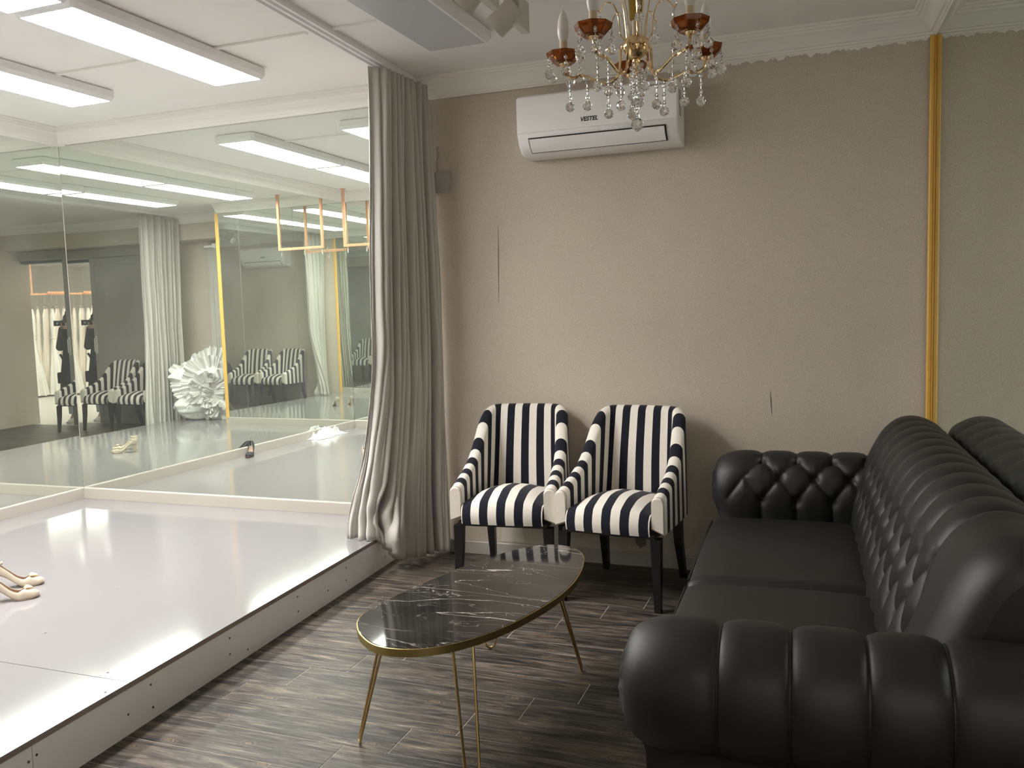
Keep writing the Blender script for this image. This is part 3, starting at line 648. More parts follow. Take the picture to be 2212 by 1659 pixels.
# ------------------------------------------------------------------ striped armchairs
def make_chair(label):
    t = thing('armchair', label, 'chair', (0, 0, 0), 0, 'striped armchairs')
    PER = .092                                   # one dark and one light stripe
    # plan line of the wrap-around shell at mid thickness, from left arm front around the back
    half = catmull([(-.247, -.285), (-.246, -.15), (-.243, .0), (-.239, .10), (-.229, .182), (-.185, .224), (-.09, .233), (0, .234)], 10)
    path = np.vstack([half, half[-2::-1]*np.array([-1, 1])]); C, arc = resample(path, 97)
    Ltot = arc[-1]; u = arc-Ltot/2; au = np.abs(u)
    tang = np.gradient(C, axis=0); tang /= np.linalg.norm(tang, axis=1)[:, None]; nout = np.stack([tang[:, 1]*-1, tang[:, 0]], 1)
    nout = nout*np.where((nout*(C-np.array([0, -.05]))).sum(1) < 0, -1, 1)[:, None]
    # top line: high back, sweeping down to low arms
    yy = C[:, 1]
    key_a = np.array([0, .20, .245, .272, .300, .335, .38, .45, .54, .64, .72, .76]); key_z = np.array([.916, .914, .909, .885, .825, .755, .695, .645, .607, .575, .548, .53])
    zt = np.interp(au, key_a, key_z); zt = np.convolve(np.pad(zt, 3, 'edge'), np.ones(7)/7, 'valid')
    th = np.interp(au, [0, .24, .4, .76], [.075, .07, .066, .062])
    prof = []                                     # (side: -1 inner..+1 outer, height fraction or rounded cap)
    for z in np.linspace(0, 1, 11): prof.append((-1, z, 0))
    for a in np.linspace(160, 20, 7): prof.append((math.cos(R_(a)), 1, math.sin(R_(a))))
    for z in np.linspace(1, 0, 11): prof.append((1, z, 0))
    nv = len(prof); P = np.zeros((97, nv, 3)); UV = np.zeros((97, nv, 2))
    for j, (sd, zf, cap) in enumerate(prof):
        z0 = .395 if sd < 0 and cap == 0 else .372
        rcap = th/2
        z = z0+(zt-rcap-z0)*zf+rcap*cap
        off = sd*th/2
        # cushion-like swelling on the inside of the back
        swell = 0
        if sd == -1: swell = .016*np.sin(math.pi*zf)*np.exp(-(au/.2)**4)
        xy = C+nout*off[:, None]-nout*np.asarray(swell*np.ones(97))[:, None]
        hfrac = np.clip((z-.42)/.5, 0, 1)
        backness = np.exp(-(np.maximum(au-.16, 0)/.16)**2)
        P[:, j, 0] = xy[:, 0]*(1-.075*hfrac*np.clip((zt-.55)/.3, 0, 1))
        P[:, j, 1] = xy[:, 1]+.075*hfrac*backness
        P[:, j, 2] = z
        UV[:, j, 0] = u/PER+.75; UV[:, j, 1] = z
    o = grid('backrest', P, M['stripe'], t, uv=UV)
    # arm fronts: plain cream end panels
    for e, sgn in ((0, -1), (96, 1)):
        loop = P[e]; c = loop.mean(0); n = len(loop); v = [tuple(p) for p in loop]; v2 = [tuple(p+np.array([0, -.012, 0])+(c-p)*.10) for p in loop]
        f = [(i, (i+1) % n, n+(i+1) % n, n+i) for i in range(n)]; f.append(tuple(range(n, 2*n)))
        if sgn > 0: f = [q[::-1] for q in f]
        mesh_obj('arm_front', v+v2, f, M['cream_fabric'], t, True, sharp=50)
    # seat cushion with domed top
    nx, ny = 25, 29; xs = np.linspace(-1, 1, nx)
    prof = [(-.315, .365), (-.322, .385), (-.324, .41), (-.318, .438), (-.303, .456)]
    rows = prof+[(y, .462-.030*max(0, (y+.1)/.3)) for y in np.linspace(-.28, .185, 14)]
    P = np.zeros((len(rows), nx, 3)); UV = np.zeros((len(rows), nx, 2))
    for i, (y, z) in enumerate(rows):
        hw = .213
        P[i, :, 0] = xs*hw; P[i, :, 1] = y+(.012*(xs**2) if y < -.28 else 0)
        crown_ = .050*(1-np.abs(xs)**2.4)*smoothstep(-.36, -.16, y)*(1-.5*smoothstep(0, .2, y))+.014*(1-xs**2)
        P[i, :, 2] = z+(crown_ if i >= len(prof)-1 else .012*(1-xs**2)*(z-.365)/.09)
        UV[i, :, 0] = xs*hw/PER+.75; UV[i, :, 1] = y
    grid('seat', P, M['stripe'], t, uv=UV)
    box('seat_frame', -.235, .235, -.300, .235, .352, .3745, M['black_wood'], t, .004)
    def leg(x, y, dx, dy):
        w1, w0 = .024, .015; g = Geo()
        top = [(x-w1, y-w1), (x+w1, y-w1), (x+w1, y+w1), (x-w1, y+w1)]; bt = [(x+dx-w0, y+dy-w0), (x+dx+w0, y+dy-w0), (x+dx+w0, y+dy+w0), (x+dx-w0, y+dy+w0)]
        mid = [((a[0]*.62+b[0]*.38)+dx*-.12, (a[1]*.62+b[1]*.38)-dy*.12) for a, b in zip(top, bt)]
        v = [(p[0], p[1], .352) for p in top]+[(p[0], p[1], .20) for p in mid]+[(p[0], p[1], .0) for p in bt]
        f = [(i+4*k, (i+1) % 4+4*k, (i+1) % 4+4+4*k, i+4+4*k) for k in (0, 1) for i in range(4)]+[(3, 2, 1, 0), (8, 9, 10, 11)]
        g.add(v, f).obj('leg', M['black_wood'], t)
    leg(-.235, -.272, -.010, -.018); leg(.235, -.272, .010, -.018); leg(-.205, .20, -.012, .07); leg(.205, .20, .012, .07)
    return t
chair = make_chair('striped black and cream armchair nearer the curtain, left of the pair at the back wall')
chair.location = (-1.578, 4.245, 0); chair.rotation_euler.z = R_(5.5)
def place(lbl, x, y, rz):
    c = copy_tree(chair); c.location = (x, y, 0); c.rotation_euler.z = R_(rz); c['label'] = lbl; return c
place('striped black and cream armchair nearer the sofa, right of the pair at the back wall', -.965, 4.22, -6)
place('striped armchair by the sliding door, seen in the mirror beside the person', -.84, .37, 180)
place('striped armchair half behind the near curtain, seen in the mirror', -1.44, .37, 181)

# ------------------------------------------------------------------ tufted leather sofa: local x = out from the mirror wall, y = along it from the back wall
def seg_dist(A, V, segs):
    d = np.full(A.shape, 9.0)
    for a0, v0, a1, v1 in segs:
        dx, dy = a1-a0, v1-v0; q = np.clip(((A-a0)*dx+(V-v0)*dy)/(dx*dx+dy*dy+1e-12), 0, 1)
        d = np.minimum(d, np.hypot(A-a0-q*dx, V-v0-q*dy))
    return d
def tuft(A, V, rows, cols, pitch, v_top, v_bot, amin, amax, H=.026, W=.062):
    """diamond buttoning: rows of button heights from top to bottom, seams run on above the first row and below the last"""
    segs, btn = [], []
    for r, v in enumerate(rows):
        for k in range(-1, cols+2):
            a = amin+pitch*(k+(.5 if r % 2 else 0))
            if a < amin-.6*pitch or a > amax+.6*pitch: continue
            if amin-1e-6 <= a <= amax+1e-6: btn.append((a, v))
            if r == 0: segs.append((a, v, a, v_top))
            if r == len(rows)-1: segs.append((a, v, a, v_bot))
            else: segs += [(a, v, a+pitch/2, rows[r+1]), (a, v, a-pitch/2, rows[r+1])]
    d = seg_dist(A, V, segs); q = np.clip(d/W, 0, 1)
    disp = H*np.sqrt(np.clip(1-(1-q)**2, 0, 1))-H*.55
    for a, v in btn: disp -= .022*np.exp(-((A-a)**2+(V-v)**2)/.020**2)
    # pulled creases fanning from every button
    for i, (a, v) in enumerate(btn):
        r = np.hypot(A-a, V-v); an = np.arctan2(V-v, A-a)
        disp += .0022*np.sin(an*11+i*1.7)*np.exp(-(r/.038)**2)*(np.abs(np.sin(an)) > .45)
    return disp, btn
def normals(P):
    du = np.gradient(P, axis=0); dv = np.gradient(P, axis=1); n = np.cross(du, dv); return n/(np.linalg.norm(n, axis=2)[:, :, None]+1e-12)
def button_at(p, n, parent, name='button'):
    g = Geo(); g.lathe([(.0, .006), (.006, .0055), (.0095, .003), (.0105, 0)][::-1], 10, p, n); return g.obj(name, M['leather'], parent, True)
def build_sofa():
    ang = math.atan2(-math.sin(RA), -math.cos(RA))
    t = thing('sofa', 'black leather buttoned sofa with rolled arms against the mirrored right wall', 'sofa', (RX, D, 0), ang)
    S0, S1 = .40, 2.70                     # base ends
    XF = .955                              # front of the base
    box('base', .06, XF, S0, S1, .045, .31, M['leather'], t, .018, smooth=True)
    # --- arms
    def arm(s_in, sgn, zk):
        # profile in (outward distance, height), from the seat up the inside, over the roll, under it and down the outer side
        prof = catmull([(.02, .36), (.012, .45), (.0, .53), (.002, .60), (.03, .672), (.085, .722), (.15, .735), (.215, .712), (.262, .66), (.281, .59), (.270, .515), (.235, .458), (.195, .428), (.180, .40), (.178, .30), (.178, .16), (.178, .05)], 10)
        PR, va = resample(prof, 150); PR[:, 1] = np.where(PR[:, 1] > .42, .42+(PR[:, 1]-.42)*zk, PR[:, 1])
        nu = 190; xs = np.concatenate([np.linspace(.0, .90, nu-34), .90+.085*np.sin(np.linspace(0, math.pi/2, 35))[1:]])
        ctr = np.array([.14, .56])
        P = np.zeros((len(xs), len(PR), 3)); A = np.zeros(P.shape[:2]); V = np.zeros(P.shape[:2])
        for i, x in enumerate(xs):
            q = max(0, (x-.85)/.135); k = 1-.36*(1-math.sqrt(max(0, 1-q*q)))
            roll = smoothstep(.40, .47, PR[:, 1]); kk = 1-(1-k)*roll
            P[i, :, 0] = x if True else 0
            base_in = np.where(roll > .5, 0, 0)
            P[i, :, 0] = x-.035*(1-roll)*smoothstep(.86, .985, x)
            P[i, :, 1] = s_in+sgn*(ctr[0]+(PR[:, 0]-ctr[0])*kk); P[i, :, 2] = ctr[1]+(PR[:, 1]-ctr[1])*kk
            A[i] = x; V[i] = va
        # buttoning on the inside, channels over the top and down the outside to the underside of the roll
        def vz(z):  # arc position on the inner side for a height
            m = np.argmax(PR[:, 1]); return np.interp(z, PR[:m, 1], va[:m])
        v_end = va[np.argmin(np.abs(PR[:, 1]-.425)+(PR[:, 0] < .17)*9)]
        rows = [vz(.42+.292*zk), vz(.42+.222*zk), vz(.535)]
        disp, btn = tuft(A, V, rows, 5, .155, v_end, .0, .315, .800, .020, .060)
        disp *= (1-smoothstep(v_end-.03, v_end+.02, V))*smoothstep(.0, .04, V)
        fade = 1-smoothstep(.90, .965, A); disp = disp*fade+.008*(1-fade)*(1-smoothstep(v_end-.03, v_end+.02, V))
        fl = np.where(sgn > 0, 1, -1)
        N = normals(P); 
        test = N[20, 70]; out = np.array([0, P[20, 70, 1]-(s_in+sgn*ctr[0]), P[20, 70, 2]-ctr[1]])
        if test @ out < 0: N = -N
        P2 = P+N*disp[:, :, None]
        # raised welt pairs along the outer channels are narrow ridges in the groove
        o = grid('armrest', P2, M['leather'], t)
        # front scroll: pleats gathered to the middle of the roll, flat panel below
        ring = P2[-1]; n = len(ring); c3 = np.array([ring[:, 0].max()+.022, s_in+sgn*ctr[0], ctr[1]])
        m = 16; F = np.zeros((m, n, 3)); 
        for i in range(m):
            q = i/(m-1); sh = 1-q
            tgt = np.stack([np.full(n, c3[0]), np.where(ring[:, 2] > .43, c3[1], s_in+sgn*(ctr[0]+(.10-ctr[0])*.0+0.0)), np.where(ring[:, 2] > .43, c3[2], ring[:, 2])], 1)
            F[i] = ring*sh+tgt*q
            F[i, :, 0] = ring[:, 0]*(sh**2)+(c3[0])*(1-sh**2)
            low = ring[:, 2] <= .43; F[i, low, 0] = ring[low, 0]+.004*q
            F[i, :, 0] += np.where(low, 0, .006*np.sin(va*2*math.pi/.095)*math.sin(math.pi*min(1, q*1.5))*sh)
        fo = grid('scroll_front', F, M['leather'], t)
        # piping lines in the outer grooves
        for k in range(4):
            a = .315+.155*k; i = int(np.argmin(np.abs(xs-a))); js = [j for j in range(len(va)) if rows[0]+.05 < va[j] < v_end-.01][::3]
            Geo().tube([tuple(P2[i, j]+N[i, j]*.001) for j in js], .0032, 6).obj('groove_piping', M['leather_dark'], t, True)
        for a, v in btn:
            if v > vz(.42+.27*zk): continue
            i = int(np.argmin(np.abs(xs-a))); j = int(np.argmin(np.abs(va-v))); button_at(P2[i, j]-N[i, j]*.002, N[i, j], o)
        return o
    arm(.545, -1, 1.0); arm(2.50, 1, .93)
    # --- back
    prof = catmull([(.385, .36), (.380, .44), (.372, .53), (.352, .62), (.325, .70), (.290, .785), (.245, .862), (.190, .908), (.130, .918), (.075, .900), (.032, .868), (.010, .82), (.006, .72), (.006, .55), (.006, .30), (.006, .06)], 10)
    PR, va = resample(prof, 170); ss = np.linspace(.38, 2.60, 410)
    P = np.zeros((len(ss), len(PR), 3))
    endk = np.clip(np.minimum(ss-.38, 2.60-ss)/.12, 0, 1); rnd = np.sqrt(1-(1-endk)**2)
    P[:, :, 0] = PR[None, :, 0]*(.80+.20*rnd[:, None]); P[:, :, 0] = np.maximum(P[:, :, 0], .005); P[:, :, 1] = ss[:, None]; P[:, :, 2] = .05+(PR[None, :, 1]-.05)*(.93+.07*rnd[:, None])
    A = np.repeat(ss[:, None], len(PR), 1); V = np.repeat(va[None, :], len(ss), 0)
    def vz(z): m = np.argmax(PR[:, 1]); return np.interp(z, PR[:m, 1], va[:m])
    v_end = va[np.argmax(PR[:, 1])]+.17
    rows = [vz(.785), vz(.675), vz(.565)]
    disp, btn = tuft(A, V, rows, 11, .165, v_end, .0, .60, 2.26, .027, .070)
    tail = smoothstep(2.27, 2.37, A); disp = disp*(1-tail)+.006*tail
    disp *= (1-smoothstep(v_end-.06, v_end, V))*smoothstep(0, .04, V)
    N = normals(P)
    if N[200, 60, 0] < 0: N = -N
    P2 = P+N*disp[:, :, None]; P2[:, :, 0] = np.maximum(P2[:, :, 0], .004)
    back = grid('backrest', P2, M['leather'], t)
    for e in (0, -1):   # ends
        ring = P2[e]; c = ring.mean(0); f = [(i, i+1, len(ring)) for i in range(len(ring)-1)]; mesh_obj('backrest_end', [tuple(p) for p in ring]+[tuple(c)], f, M['leather'], t, True)
    for a, v in btn:
        i = int(np.argmin(np.abs(ss-a))); j = int(np.argmin(np.abs(va-v))); button_at(P2[i, j]-N[i, j]*.003, N[i, j], back)
    # --- seat cushions
    def cushion(s0, s1):
        nx, ny = 40, 50; th = np.linspace(0, 1, nx); 
        x0, x1 = .335, 1.005; z0, z1 = .30, .455
        pr = 0.055
        loop = []      # cross-section in (x, z): rounded rectangle
        def sq(u): return math.copysign(abs(u)**.38, u)
        pts = [(sq(math.cos(q)), sq(math.sin(q))) for q in np.linspace(0, 2*math.pi, 64, endpoint=False)]
        rows = np.concatenate([-1+.12*(1-np.cos(np.linspace(0, math.pi/2, 9))), np.linspace(-.87, .87, 26), 1-.12*(1-np.cos(np.linspace(math.pi/2, 0, 9)))])
        P = np.zeros((len(rows), 64, 3))
        for i, r in enumerate(rows):
            e = max(0, (abs(r)-.88)/.12); sh = max(.02, (1-e**2.6))**(1/2.6)
            for j, (cx_, cz_) in enumerate(pts):
                px, pz = cx_*(1-.05*(1-sh)), cz_*sh
                crown_ = .020*(1-cx_**2)*(1-r*r)*(pz > 0)
                P[i, j] = ((x0+x1)/2+px*(x1-x0)/2+.012*(1-r*r)*(cx_ > .9)*(1-cz_*cz_), (s0+s1)/2+r*(s1-s0)/2, (z0+z1)/2+pz*(z1-z0)/2+crown_)
        o = grid('seat_cushion', P, M['leather'], t, cv=True)
        g = Geo(); 
        for z_ in (.432,):
            g.tube([(x1-.004-.0*abs(q), (s0+s1)/2+q*(s1-s0)/2*.93, z_) for q in np.linspace(-1, 1, 20)], .004, 6)
        g.obj('welt', M['leather_dark'], o, True)
    cushion(.535, 1.512); cushion(1.520, 2.505)
    for x in (.10, .88):
        for s in (.46, 2.62): Geo().lathe([(.030, .05), (.034, .03), (.022, 0)][::-1], 14, (x, s, 0)).obj('foot', M['black_wood'], t, True)
    return t
build_sofa()

# ------------------------------------------------------------------ marble table on hairpin legs
def build_table():
    zt = .455
    ol = [(-1.43, 2.330), (-1.452, 2.395), (-1.450, 2.50), (-1.428, 2.64), (-1.392, 2.80), (-1.348, 2.95), (-1.30, 3.085), (-1.245, 3.21), (-1.185, 3.30), (-1.12, 3.355), (-1.05, 3.365), (-.985, 3.33), (-.93, 3.255), (-.898, 3.15), (-.876, 3.02), (-.868, 2.88), (-.880, 2.73), (-.908, 2.59), (-.95, 2.45), (-1.01, 2.325), (-1.09, 2.23), (-1.18, 2.182), (-1.28, 2.185), (-1.37, 2.25)]
    return zt, ol
def table_from(ol, zt):
    cx = sum(p[0] for p in ol)/len(ol); cy_ = sum(p[1] for p in ol)/len(ol)
    t = thing('coffee_table', 'oval black marble coffee table with brass rim and hairpin legs in front of the chairs', 'table', (cx, cy_, 0))
    C = catmull(ol+[ol[0]], 6)[:-1]-np.array([cx, cy_])
    n = len(C)
    def ring(k, z): return [(p[0]*(1-k/np.linalg.norm(p)), p[1]*(1-k/np.linalg.norm(p)), z) for p in C]
    g = Geo(); g.add(ring(.0025, zt-.024)+ring(.0025, zt-.0012)+ring(.0045, zt), [(i, (i+1) % n, n+(i+1) % n, n+i) for i in range(n)]+[(n+i, n+(i+1) % n, 2*n+(i+1) % n, 2*n+i) for i in range(n)]+[tuple(range(2*n, 3*n)), tuple(range(n-1, -1, -1))])
    g.obj('tabletop', M['marble'], t)
    g = Geo(); g.add(ring(0, zt-.027)+ring(-.0015, zt-.026)+ring(-.0015, zt-.002)+ring(.001, zt-.001)+ring(.0027, zt-.0015), [(k*n+i, k*n+(i+1) % n, (k+1)*n+(i+1) % n, (k+1)*n+i) for k in range(4) for i in range(n)])
    g.obj('rim', M['brass_edge'], t, True)
    def hairpin(top, foot, dirv, spread):
        d = Vector((*dirv, 0)).normalized(); a = Vector((*top, zt-.030)); f = Vector((*foot, 0.012)); 
        pa, pb = a+d*spread, a-d*spread; up = (a-f).normalized(); w_ = .020
        fa, fb = f+d*w_, f-d*w_
        bend = [fa+up*.02]+[f+d*w_*math.cos(q)-Vector((0, 0, 1))*.006*math.sin(q)+up*.02*(1-math.sin(q)) for q in np.linspace(.3, math.pi-.3, 9)]+[fb+up*.02]
        lg = Geo().tube([pa]+bend+[pb], .0048, 8).obj('leg', M['brass'], t, True)
        pl = Geo(); m = Matrix.Translation((a.x, a.y, 0)) @ Matrix.Rotation(math.atan2(d.y, d.x), 4, 'Z')
        pl.box(-spread-.02, spread+.02, -.022, .022, zt-.031, zt-.0272, 0, m); pl.obj('mounting_plate', M['brass'], t)
    off = Vector((cx, cy_))
    def L2(p): return (p[0]-cx, p[1]-cy_)
    hairpin(L2((-1.355, 2.375)), L2((-1.487, 2.405)), (-.53, .85), .050)
    hairpin(L2((-1.060, 2.335)), L2((-.985, 2.215)), (1, .55), .032)
    hairpin(L2((-.955, 2.965)), L2((-.922, 3.172)), (-.28, .96), .045)
    hairpin(L2((-1.215, 3.03)), L2((-1.362, 3.285)), (1, .3), .05)
    return t
zt_, ol_ = build_table()
table_from(ol_, zt_)

# ------------------------------------------------------------------ chandelier
def build_chandelier():
    cx, cy_, z0 = -.553, 2.655, ZC
    t = thing('chandelier', 'five-armed gold chandelier with amber dishes and hanging crystal balls in front of the air conditioner', 'chandelier', (cx, cy_, z0))
    zz = lambda z: z-z0
    az = math.atan2(cx, cy_)
    Geo().lathe([(.0, zz(2.196)), (.010, zz(2.198)), (.022, zz(2.206)), (.036, zz(2.222)), (.041, zz(2.240)), (.037, zz(2.257)), (.024, zz(2.268)), (.013, zz(2.272))], 28, cap=False).obj('hub', M['gold'], t, True)
    Geo().lathe([(.011, zz(2.270)), (.011, zz(2.318)), (.013, zz(2.319))], 16).obj('neck', M['ivory'], t, True)
    Geo().lathe([(.013, zz(2.314)), (.019, zz(2.320)), (.0225, zz(2.385)), (.021, zz(2.45)), (.015, zz(2.53))], 8).obj('column', M['yellow_glass'], t)
    Geo().lathe([(.016, zz(2.53)), (.022, zz(2.537)), (.012, zz(2.55)), (.006, zz(2.56)), (.006, zz(2.74)), (.012, zz(2.745)), (.045, zz(2.765)), (.055, zz(2.784))], 20).obj('ceiling_cup', M['gold'], t, True)
    Geo().lathe([(.0, zz(2.150)), (.004, zz(2.154)), (.007, zz(2.163)), (.004, zz(2.172)), (.008, zz(2.180)), (.012, zz(2.190)), (.012, zz(2.198))], 12).obj('finial', M['gold'], t, True)
    ball_me, bead_me = None, None
    def strand(parent, x, y, ztop, ln, r=.0155, nb=2, ring=True):
        nonlocal ball_me
        g = Geo(); z = ztop
        lb = ln-2*r
        for i in range(nb):
            zc = ztop-lb*(i+.55)/nb
            g.ball((x, y, zc), .0066, 1, (1, 1, 1.1))
        o = g.obj('crystal_strand', M['crystal'], parent)
        w_ = Geo().tube([(x, y, ztop), (x, y, ztop-lb)], .0007, 4)
        for i in range(nb+1):
            zc = ztop-lb*i/nb-.002
            w_.tube([(x+.0042*math.cos(q), y+.0042*math.sin(q)*.5, zc-.004+.0042*math.sin(q)) for q in np.linspace(0, 2*math.pi, 9)[:-1]], .0007, 4, closed=True)
        w_.obj('wire', M['chrome'], o)
        if ball_me is None:
            b = Geo().ball((0, 0, 0), 1.0, 2).obj('crystal_ball', M['crystal'], o); ball_me = b.data
        else:
            b = bpy.data.objects.new('crystal_ball', ball_me); COL.objects.link(b); b.parent = o
        b.location = (x, y, ztop-lb-r); b.scale = (r, r, r*1.04); b.rotation_euler = (.3*random.random(), 0, random.random()*3)
        return o
    for k, phi in enumerate((-5, 67, 139, 211, 283)):
        a = az+R_(phi); dx, dy = math.sin(a), math.cos(a)
        P = lambda r, z, s=0.0: (dx*r+dy*s, dy*r-dx*s, zz(z))
        pts = catmull([P(.038, 2.243), P(.047, 2.238), P(.050, 2.215), P(.052, 2.175), P(.068, 2.149), P(.098, 2.141), P(.135, 2.156), P(.170, 2.172), P(.203, 2.170), P(.226, 2.184), P(.232, 2.212)], 6)
        arm = Geo().tube(pts, .0042, 8).obj('arm', M['gold'], t, True)
        Geo().ball(P(.040, 2.243), .0075, 2).obj('knuckle', M['gold'], arm, True)
        Geo().lathe([(.003, 0), (.013, .003), (.016, .010), (.007, .013)], 14, P(.232, 2.206)).obj('dish_cup', M['gold'], arm, True)
        c = P(.232, 0); 
        Geo().lathe([(.014, zz(2.218)), (.031, zz(2.216)), (.052, zz(2.236)), (.0555, zz(2.250)), (.050, zz(2.2495)), (.030, zz(2.226)), (.012, zz(2.224))], 8, (c[0], c[1], 0), ph=.3+k).obj('drip_dish', M['amber'], arm)
        Geo().lathe([(.0125, zz(2.2245)), (.0125, zz(2.285)), (.011, zz(2.286))], 14, (c[0], c[1], 0)).obj('candle_sleeve', M['ivory'], arm, True)
        Geo().lathe([(.011, zz(2.285)), (.0145, zz(2.293)), (.0178, zz(2.308)), (.0185, zz(2.318))], 18, (c[0], c[1], 0), cap=False).obj('bulb_collar', M['bulb_base'], arm, True)
        Geo().lathe([(.0183, zz(2.318)), (.0180, zz(2.330)), (.0155, zz(2.348)), (.0105, zz(2.366)), (.005, zz(2.378)), (.0006, zz(2.384))], 18, (c[0], c[1], 0)).obj('candle_bulb', M['bulb'], arm, True)
        # scroll wire with a hook
        a2 = a+R_(36); d2 = (math.sin(a2), math.cos(a2)); Q = lambda r, z: (d2[0]*r, d2[1]*r, zz(z))
        sp = catmull([Q(.034, 2.250), Q(.050, 2.270), Q(.053, 2.30), Q(.060, 2.335), Q(.074, 2.358), Q(.092, 2.363), Q(.106, 2.352), Q(.114, 2.338), Q(.121, 2.336), Q(.125, 2.345), Q(.124, 2.350)], 5)
        Geo().tube(sp, .0019, 6).obj('scroll_wire', M['gold'], t, True)
        sp = catmull([Q(.030, 2.262), Q(.034, 2.30), Q(.040, 2.35), Q(.052, 2.40), Q(.062, 2.43)], 5)
        Geo().tube(sp, .0016, 6).obj('stay_wire', M['gold'], t, True)
        strand(t, *Q(.117, 2.334), .062, .0145, 1)
        for q in (20, 95, 170, 245, 320):     # around the dish
            b = R_(q)+a; strand(t, c[0]+.049*math.sin(b), c[1]+.049*math.cos(b), zz(2.232), random.choice((.066, .072, .078)), .0155, 2)
        for r, z, ln in ((.215, 2.172, .105), (.158, 2.164, .100), (.090, 2.137, .105)):
            p = P(r, z, .001); strand(t, p[0], p[1], p[2], ln, .0150, 3)
    for q in range(6):
        b = q*R_(60)+.2; strand(t, .016*math.cos(b), .016*math.sin(b), zz(2.192-.010*(q % 2)), .105+.012*(q % 3), .0125, 5)
    strand(t, .0, .0, zz(2.15), .165, .0195, 6)
build_chandelier()

# ------------------------------------------------------------------ copper rail by the left mirror
def copper_rail():
    t = thing('hanging_rail', 'copper hanging rail dropped from the ceiling by the left mirror wall', 'hanging rail', (-4.56, 1.17, ZC))
    for x in (-.30, .26):
        box('post', x-.014, x+.014, -.012, .012, 2.20-ZC, -.0005, M['copper'], t, .002)
        box('flange', x-.026, x+.026, -.022, .022, -.006, -.0003, M['copper'], t, .001)
    box('rail_bar', -.314, .274, -.0125, .0125, 2.172-ZC, 2.2-ZC, M['copper'], t, .002)
    for i, x in enumerate((-.28, -.05, .25)):
        g = Geo(); g.tube([(x, -.02+.03*math.cos(q), 2.19-ZC+.03*math.sin(q)) for q in np.linspace(-.4, 3.6, 12)], .0022, 6)
        g.lathe([(.004, 0), (.004, .05)], 8, (x, -.018, 2.11-ZC)).obj('clip_hook', M['chrome'], t, True)
copper_rail()

# ------------------------------------------------------------------ shoes
def shoe(name, label, cat, loc, rz, mats, heel_h=.075, ln=.235, block=True, strap=True, mirror=1, point=False, rx=0.0, group=None):
    t = thing(name, label, cat, loc, rz, group); t.rotation_euler.x = rx
    up, inn, sole = mats
    T = np.linspace(0, 1, 46)      # toe to heel along -y ... toe at +y
    y = ln*(.5-T)
    zs = .006*np.exp(-(T/.10)**2)+heel_h*smoothstep(.30, .86, T)
    wd = np.interp(T, [0, .03, .10, .2, .3, .45, .62, .8, .92, .97, 1], [.003, .010 if point else .020, .024 if point else .031, .034, .037, .031, .025, .027, .024, .016, .004])
    cxs = mirror*.006*np.sin(T*math.pi)
    H = np.interp(T, [0, .04, .14, .27, .34, .5, .7, .88, 1], [.010, .022, .036, .047, .040, .032, .038, .056, .058])
    fm = np.interp(T, [0, .225, .27, .36, .5, .8, 1], [90, 90, 62, 46, 50, 60, 66])
    nv = 12
    for sd in (-1, 1):
        P = np.zeros((46, nv, 3))
        for i in range(46):
            ph = R_(fm[i])*np.linspace(0, 1, nv)
            P[i, :, 0] = cxs[i]+sd*wd[i]*np.cos(ph)**.75; P[i, :, 1] = y[i]-(.006*np.sin(ph) if T[i] > .95 else 0); P[i, :, 2] = zs[i]+.004+H[i]*np.sin(ph)**.8
        o = grid('upper', P, up, t); md = o.modifiers.new('thick', 'SOLIDIFY'); md.thickness = .002; md.offset = -1
    P = np.zeros((46, 5, 3))
    for j, k in enumerate((-1, -.5, 0, .5, 1)): P[:, j, 0] = cxs+wd*k*.97; P[:, j, 1] = y; P[:, j, 2] = zs+.0065
    grid('insole', P, inn, t)
    Q = np.zeros((46, 4, 3))
    for j, (k, z_) in enumerate(((-1, .0045), (-1, 0), (1, 0), (1, .0045))): Q[:, j, 0] = cxs+wd*k*1.02; Q[:, j, 1] = y; Q[:, j, 2] = zs+z_
    grid('outsole', Q, sole, t, cv=True, smooth=False)
    g = Geo(); yh = -ln*.5+.028
    if block: a, b, d0, d1 = .024, .020, .030, .024
    else: a, b, d0, d1 = .016, .005, .022, .005
    top = [(-a, yh-d0+.002), (a, yh-d0+.002), (a, yh+d0*.7), (-a, yh+d0*.7)]; bt = [(-b, yh-d1+.002), (b, yh-d1+.002), (b, yh+d1*.6), (-b, yh+d1*.6)]
    if not block: bt = [(p[0], p[1]-.012) for p in bt]
    g.add([(p[0], p[1], heel_h+.0045-(.014 if i > 1 else 0)) for i, p in enumerate(top)]+[(p[0], p[1], 0) for p in bt], [(i, (i+1) % 4, 4+(i+1) % 4, 4+i) for i in range(4)]+[(3, 2, 1, 0), (4, 5, 6, 7)]); g.obj('heel', up, t)
    if strap:
        hx = heel_h+.004
        pts = [(.026*math.cos(q), yh+.002+.036*math.sin(q), hx+.036+.012*math.sin(q)) for q in np.linspace(0, 2*math.pi, 21)[:-1]]
        P = np.zeros((20, 2, 3)); 
        for i, p in enumerate(pts): P[i, 0] = (p[0], p[1], p[2]-.006); P[i, 1] = (p[0], p[1], p[2]+.006)
        o = grid('ankle_strap', P, up, t, cu=True); md = o.modifiers.new('thick', 'SOLIDIFY'); md.thickness = .002
    return t
